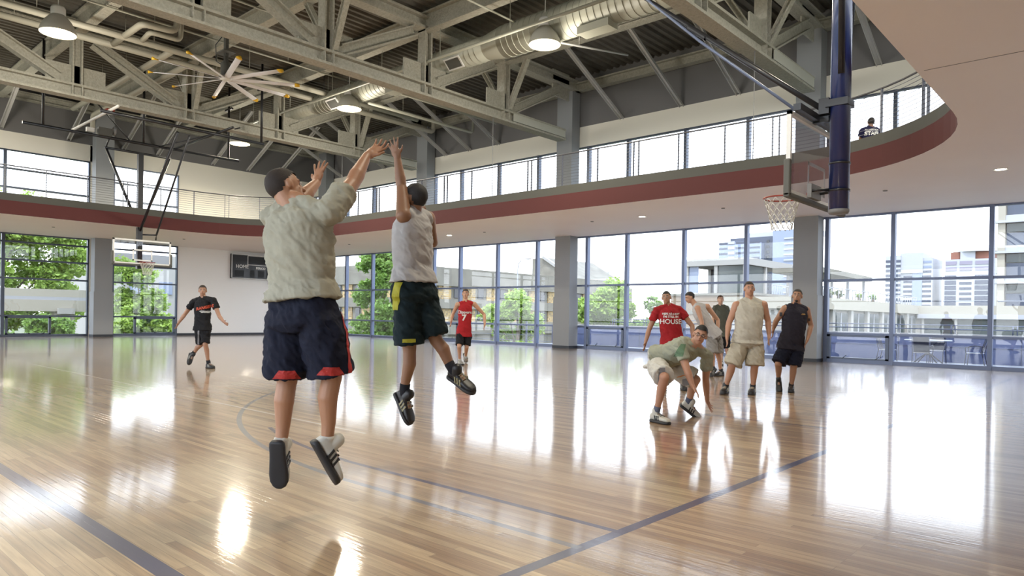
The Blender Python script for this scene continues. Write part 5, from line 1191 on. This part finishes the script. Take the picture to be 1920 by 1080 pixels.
# concrete building with checkered tile panels
cb = building('concrete_building', 'long concrete building with yellow-brown checkered tile panels', 'building', (-70, 65, -4.5))
MB().box(-80, -63.9, 50.4, 92, -4.5, 6.9).build('wall', O['conc'], cb)
MB().box(-80, -63.46, 50, 92, 4.75, 7.02).build('parapet_band', O['conc'], cb)
MB().box(-80, -63.46, 50, 92, 2.0, 3.15).build('floor_band', O['conc'], cb)
MB().box(-80, -63.46, 50, 92, -1.2, .4).build('floor_band', O['conc'], cb)
nT = 0
for k in range(9):
    y = 50.9 + k*4.2
    for (z0_, z1_) in ((3.15, 4.75), (.4, 2.0)):
        MB().box(-63.9, -63.75, y+1.9, y+4.0, z0_, z1_).build('tile_panel', O['tile'], cb); MB().box(-63.9, -63.8, y+.35, y+1.35, z0_+.2, z1_-.1).build('window', O['dark'], cb)
for k in range(3):
    x = -67.6 - k*4.0
    for (z0_, z1_) in ((3.15, 4.75), (.4, 2.0)):
        MB().box(x+1.6, x+3.6, 50.25, 50.4, z0_, z1_).build('tile_panel', O['tile'], cb); MB().box(x+.3, x+1.1, 50.3, 50.4, z0_+.2, z1_-.1).build('window', O['dark'], cb)
ar = building('gabled_roof_block', 'tan gabled roof block above the concrete building beside the middle column', 'building', (-70, 100, 0))
mb = MB(); mb.add([(-81.4, 95, -4), (-70, 95, -4), (-70, 95, 6.5), (-78.8, 95, 11.6), (-81.4, 95, 11.4), (-82.4, 110, -4), (-70, 110, -4), (-70, 110, 6.5), (-79, 110, 11.6), (-82.4, 110, 11.4)], [(0,1,2,3,4), (9,8,7,6,5), (0,5,6,1), (1,6,7,2), (2,7,8,3), (3,8,9,4), (4,9,5,0)])
mb.build('wall', O['conc'], ar); MB().obox((-74.4, 94.9, 9.1), V(4.4,0,-2.55), V(0,.3,0), V(.1,0,.2)).build('roof_edge', O['white'], ar)
sl = thing('street_lamp', 'pale curved street lamp rising behind the concrete building', 'street lamp', (-53.6, 60, -4.5))
MB().tube([(-53.6, 60, -4.5), (-53.6, 60, 6.6), (-53.5, 60, 7.2), (-53.1, 60, 7.6), (-52.4, 60, 7.75)], [.09, .07, .06, .05, .045], 8).build('pole', O['pale'], sl)
MB().ell((-52.0, 60, 7.72), V(.5,0,0), V(0,.15,0), V(0,0,.1), 12, 8).build('lamp_head', O['pale'], sl)
# corner pavilion
pv = building('corner_pavilion', 'white flat-roofed glass corner pavilion on a brick base', 'building', (-22, 54, -4.5))
MB().box(-28.2, -21.3, 50.0, 62, -4.5, 3.05).build('brick_base', O['brick'], pv)
MB().box(-28.4, -21.2, 49.9, 62, 3.05, 3.22).box(-28.35, -21.25, 49.95, 62, 1.6, 1.9).build('base_band', O['conc'], pv)
MB().box(-27.1, -21.8, 49.9, 58.6, 5.32, 5.86).build('roof_slab', O['white'], pv)
MB().box(-26.9, -22.1, 54.0, 54.15, 3.2, 5.32).build('rear_wall', O['darkpanel'], pv)
for (xx, yy) in ((-26.85, 50.1), (-24.4, 50.1), (-22.1, 50.1), (-22.0, 53.4), (-22.0, 58.3), (-26.85, 54)): MB().box(xx-.13, xx+.13, yy-.13, yy+.13, 3.2, 5.32).build('column', O['white'], pv)
MB().box(-24.3, -22.2, 50.1, 50.16, 3.25, 5.3).build('window', O['green_glass'], pv); MB().box(-26.7, -25.9, 50.12, 50.16, 3.25, 5.3).build('window', O['blueglass'], pv)
MB().box(-22.05, -22.0, 50.3, 53.2, 3.25, 5.3).build('window', O['green_glass'], pv); MB().box(-25.5, -24.9, 53.9, 53.98, 3.9, 5.0).build('window', O['blueglass'], pv)
for k in range(14): MB().cyl((-21.5, 53.6+.35*k, 3.2), (-21.5, 53.6+.35*k, 3.95), .02, 5).build('baluster', O['pale'], pv)
MB().cyl((-21.5, 53.6, 3.95), (-21.5, 58.4, 3.95), .03, 6).build('handrail', O['pale'], pv)
# long low white building with roof terrace
lb = building('low_white_building', 'long low white building with a roof terrace behind the terrace wall', 'building', (-15, 60, -4.5))
MB().box(-20.8, -15.25, 44, 79, -4.5, 2.5).box(-15.3, 10, 70.25, 79, -4.5, 2.5).build('wall', O['white'], lb)
MB().box(-21.0, -14.9, 43.8, 79, 1.98, 2.72).box(-15, 10, 69.9, 79, 1.98, 2.72).build('parapet', O['cream'], lb)
for k in range(6):
    y = 47.6 + k*3.8; MB().box(-15.25, -15.12, y+.35, y+3.3, .25, 1.8).build('window', O['green_glass'], lb)
    MB().box(-15.2, -14.98, y-.25, y+.25, -1, 1.98).build('pilaster', O['white'], lb); MB().box(-15.13, -15.08, y+1.75, y+1.85, .25, 1.8).build('mullion', O['pale'], lb)
for k in range(7):
    x = -14.6 + k*2.5; MB().box(x+.1, x+2.3, 70.12, 70.25, .0, 1.7).build('window', O['green_glass'], lb); MB().box(x-.08, x+.1, 70.0, 70.2, -1, 1.98).build('pilaster', O['white'], lb)
MB().box(-15, 10, 69.8, 70.2, 1.6, 1.98).build('awning', O['pale'], lb)
MB().cyl((-15.1, 45, 3.4), (-15.1, 70, 3.4), .035, 6).build('handrail', O['pale'], lb)
for k in range(34): MB().cyl((-15.1, 45+.75*k, 2.7), (-15.1, 45+.75*k, 3.4), .03, 5).build('baluster', O['pale'], lb)
pg = thing('roof_canopy', 'grey roof canopy on thin posts standing on the low white building', 'canopy', (-16, 50, 2.72))
MB().obox((-16.3, 49.8, 4.35), V(1.5,0,0), V(0,5.4,-.05), V(0,0,.16)).build('canopy_roof', O['conc'], pg)
for (xx, yy) in ((-15.2, 46.5), (-15.2, 51), (-15.2, 54.6), (-17.4, 46.5), (-17.4, 54.6)): MB().box(xx-.08, xx+.08, yy-.08, yy+.08, 2.72, 4.25).build('post', O['pale'], pg)
for k, yy in enumerate((47, 48.5, 50.3, 52.2, 57.0, 60.5)):
    tree(-16.2, yy, 2.74, [(-16.2, yy, 3.22, .26), (-16.1, yy+.3, 3.14, .2)], 260, ['leafy planter bush under the roof canopy, leftmost', 'leafy planter bush under the roof canopy, second from left', 'leafy planter bush under the middle of the roof canopy', 'leafy planter bush near the right end of the canopy', 'leafy planter bush right of the canopy on the roof terrace', 'small leafy planter bush farthest right on the roof terrace'][k], k % 2, .07, 80+k, 'planter_bush', 'bushes on the roof terrace')
# apartment block at the right edge
ap = building('apartment_building', 'pale apartment block with wide windows at the right edge of the view', 'building', (-5, 84, -4.5))
MB().box(-10.5, 12, 80.6, 96, -4.5, 22).build('wall', O['white'], ap)
for f_ in range(-1, 6):
    z = 2.15 + 2.87*f_
    MB().box(-10.8, 12, 79.9, 80.6, z, z+.22).build('slab', O['pale'], ap); MB().box(-10.1, 12, 80.3, 80.6, z+.22, z+.75).build('panel', O['tower'], ap)
    for k in range(5):
        x = -9.9 + k*2.1; MB().box(x, x+1.85, 80.5, 80.62, z+.8, z+1.95).build('window', O['darkpanel'], ap); MB().box(x, x+2.0, 80.4, 80.6, z+2.02, z+2.8).build('spandrel', O['green_glass'], ap)
MB().box(-10.6, -10.0, 80.2, 80.62, -4.5, 22).build('corner_pier', O['cream'], ap)
MB().cyl((-10.4, 79.7, 3.35), (12, 79.7, 3.35), .06, 6).build('handrail', O['pale'], ap)
# towers
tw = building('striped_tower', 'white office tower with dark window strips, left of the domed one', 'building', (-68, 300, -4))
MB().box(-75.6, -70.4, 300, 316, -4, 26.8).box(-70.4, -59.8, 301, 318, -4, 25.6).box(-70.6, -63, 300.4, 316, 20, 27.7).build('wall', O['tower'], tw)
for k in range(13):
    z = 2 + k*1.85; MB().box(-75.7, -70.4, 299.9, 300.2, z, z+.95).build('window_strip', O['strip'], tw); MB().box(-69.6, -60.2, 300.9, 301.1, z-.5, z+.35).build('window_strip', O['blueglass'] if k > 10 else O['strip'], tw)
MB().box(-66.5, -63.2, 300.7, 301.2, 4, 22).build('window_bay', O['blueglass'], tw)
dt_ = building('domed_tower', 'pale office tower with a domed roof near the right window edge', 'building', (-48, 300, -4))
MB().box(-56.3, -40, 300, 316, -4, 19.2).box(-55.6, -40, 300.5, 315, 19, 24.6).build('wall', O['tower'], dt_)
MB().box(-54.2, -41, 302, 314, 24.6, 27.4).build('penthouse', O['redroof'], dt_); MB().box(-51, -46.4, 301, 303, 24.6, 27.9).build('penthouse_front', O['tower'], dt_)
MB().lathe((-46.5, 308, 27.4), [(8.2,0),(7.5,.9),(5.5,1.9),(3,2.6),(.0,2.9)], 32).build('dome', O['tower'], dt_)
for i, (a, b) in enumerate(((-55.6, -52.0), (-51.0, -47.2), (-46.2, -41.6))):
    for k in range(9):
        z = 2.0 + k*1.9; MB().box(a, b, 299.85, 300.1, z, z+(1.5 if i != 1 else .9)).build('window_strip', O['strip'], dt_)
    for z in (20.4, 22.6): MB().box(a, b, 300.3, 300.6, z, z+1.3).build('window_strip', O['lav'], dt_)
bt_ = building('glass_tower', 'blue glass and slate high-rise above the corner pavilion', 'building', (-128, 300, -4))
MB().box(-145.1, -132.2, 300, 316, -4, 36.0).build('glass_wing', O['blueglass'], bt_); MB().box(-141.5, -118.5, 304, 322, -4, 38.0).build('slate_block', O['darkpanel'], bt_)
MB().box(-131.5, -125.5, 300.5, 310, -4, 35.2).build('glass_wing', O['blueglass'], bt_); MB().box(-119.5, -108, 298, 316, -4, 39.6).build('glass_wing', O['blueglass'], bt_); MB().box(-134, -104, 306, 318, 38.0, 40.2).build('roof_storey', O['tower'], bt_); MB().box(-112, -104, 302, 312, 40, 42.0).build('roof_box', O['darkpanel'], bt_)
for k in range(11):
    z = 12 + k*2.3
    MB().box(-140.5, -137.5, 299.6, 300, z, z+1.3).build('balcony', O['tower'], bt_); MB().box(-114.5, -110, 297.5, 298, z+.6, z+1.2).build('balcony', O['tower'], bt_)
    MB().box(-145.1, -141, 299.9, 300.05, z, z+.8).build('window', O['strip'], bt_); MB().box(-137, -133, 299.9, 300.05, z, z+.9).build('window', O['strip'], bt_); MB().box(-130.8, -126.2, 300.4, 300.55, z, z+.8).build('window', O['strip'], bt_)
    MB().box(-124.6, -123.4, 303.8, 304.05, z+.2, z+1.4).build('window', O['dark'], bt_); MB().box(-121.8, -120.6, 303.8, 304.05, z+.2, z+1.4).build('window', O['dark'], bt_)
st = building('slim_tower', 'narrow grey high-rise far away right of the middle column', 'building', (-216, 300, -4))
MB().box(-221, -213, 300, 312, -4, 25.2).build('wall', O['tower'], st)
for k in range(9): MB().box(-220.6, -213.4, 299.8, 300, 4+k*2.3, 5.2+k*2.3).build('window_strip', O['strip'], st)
dl = building('distant_rooftops', 'low distant building with a red roof edge behind the player in the red t-shirt', 'building', (-38, 75, -4.5))
MB().box(-46, -34, 75, 84, -4.5, -.1+.6).build('wall', O['conc'], dl); MB().box(-44, -36, 77, 84, .5, .95).build('roof', O['redroof'], dl)
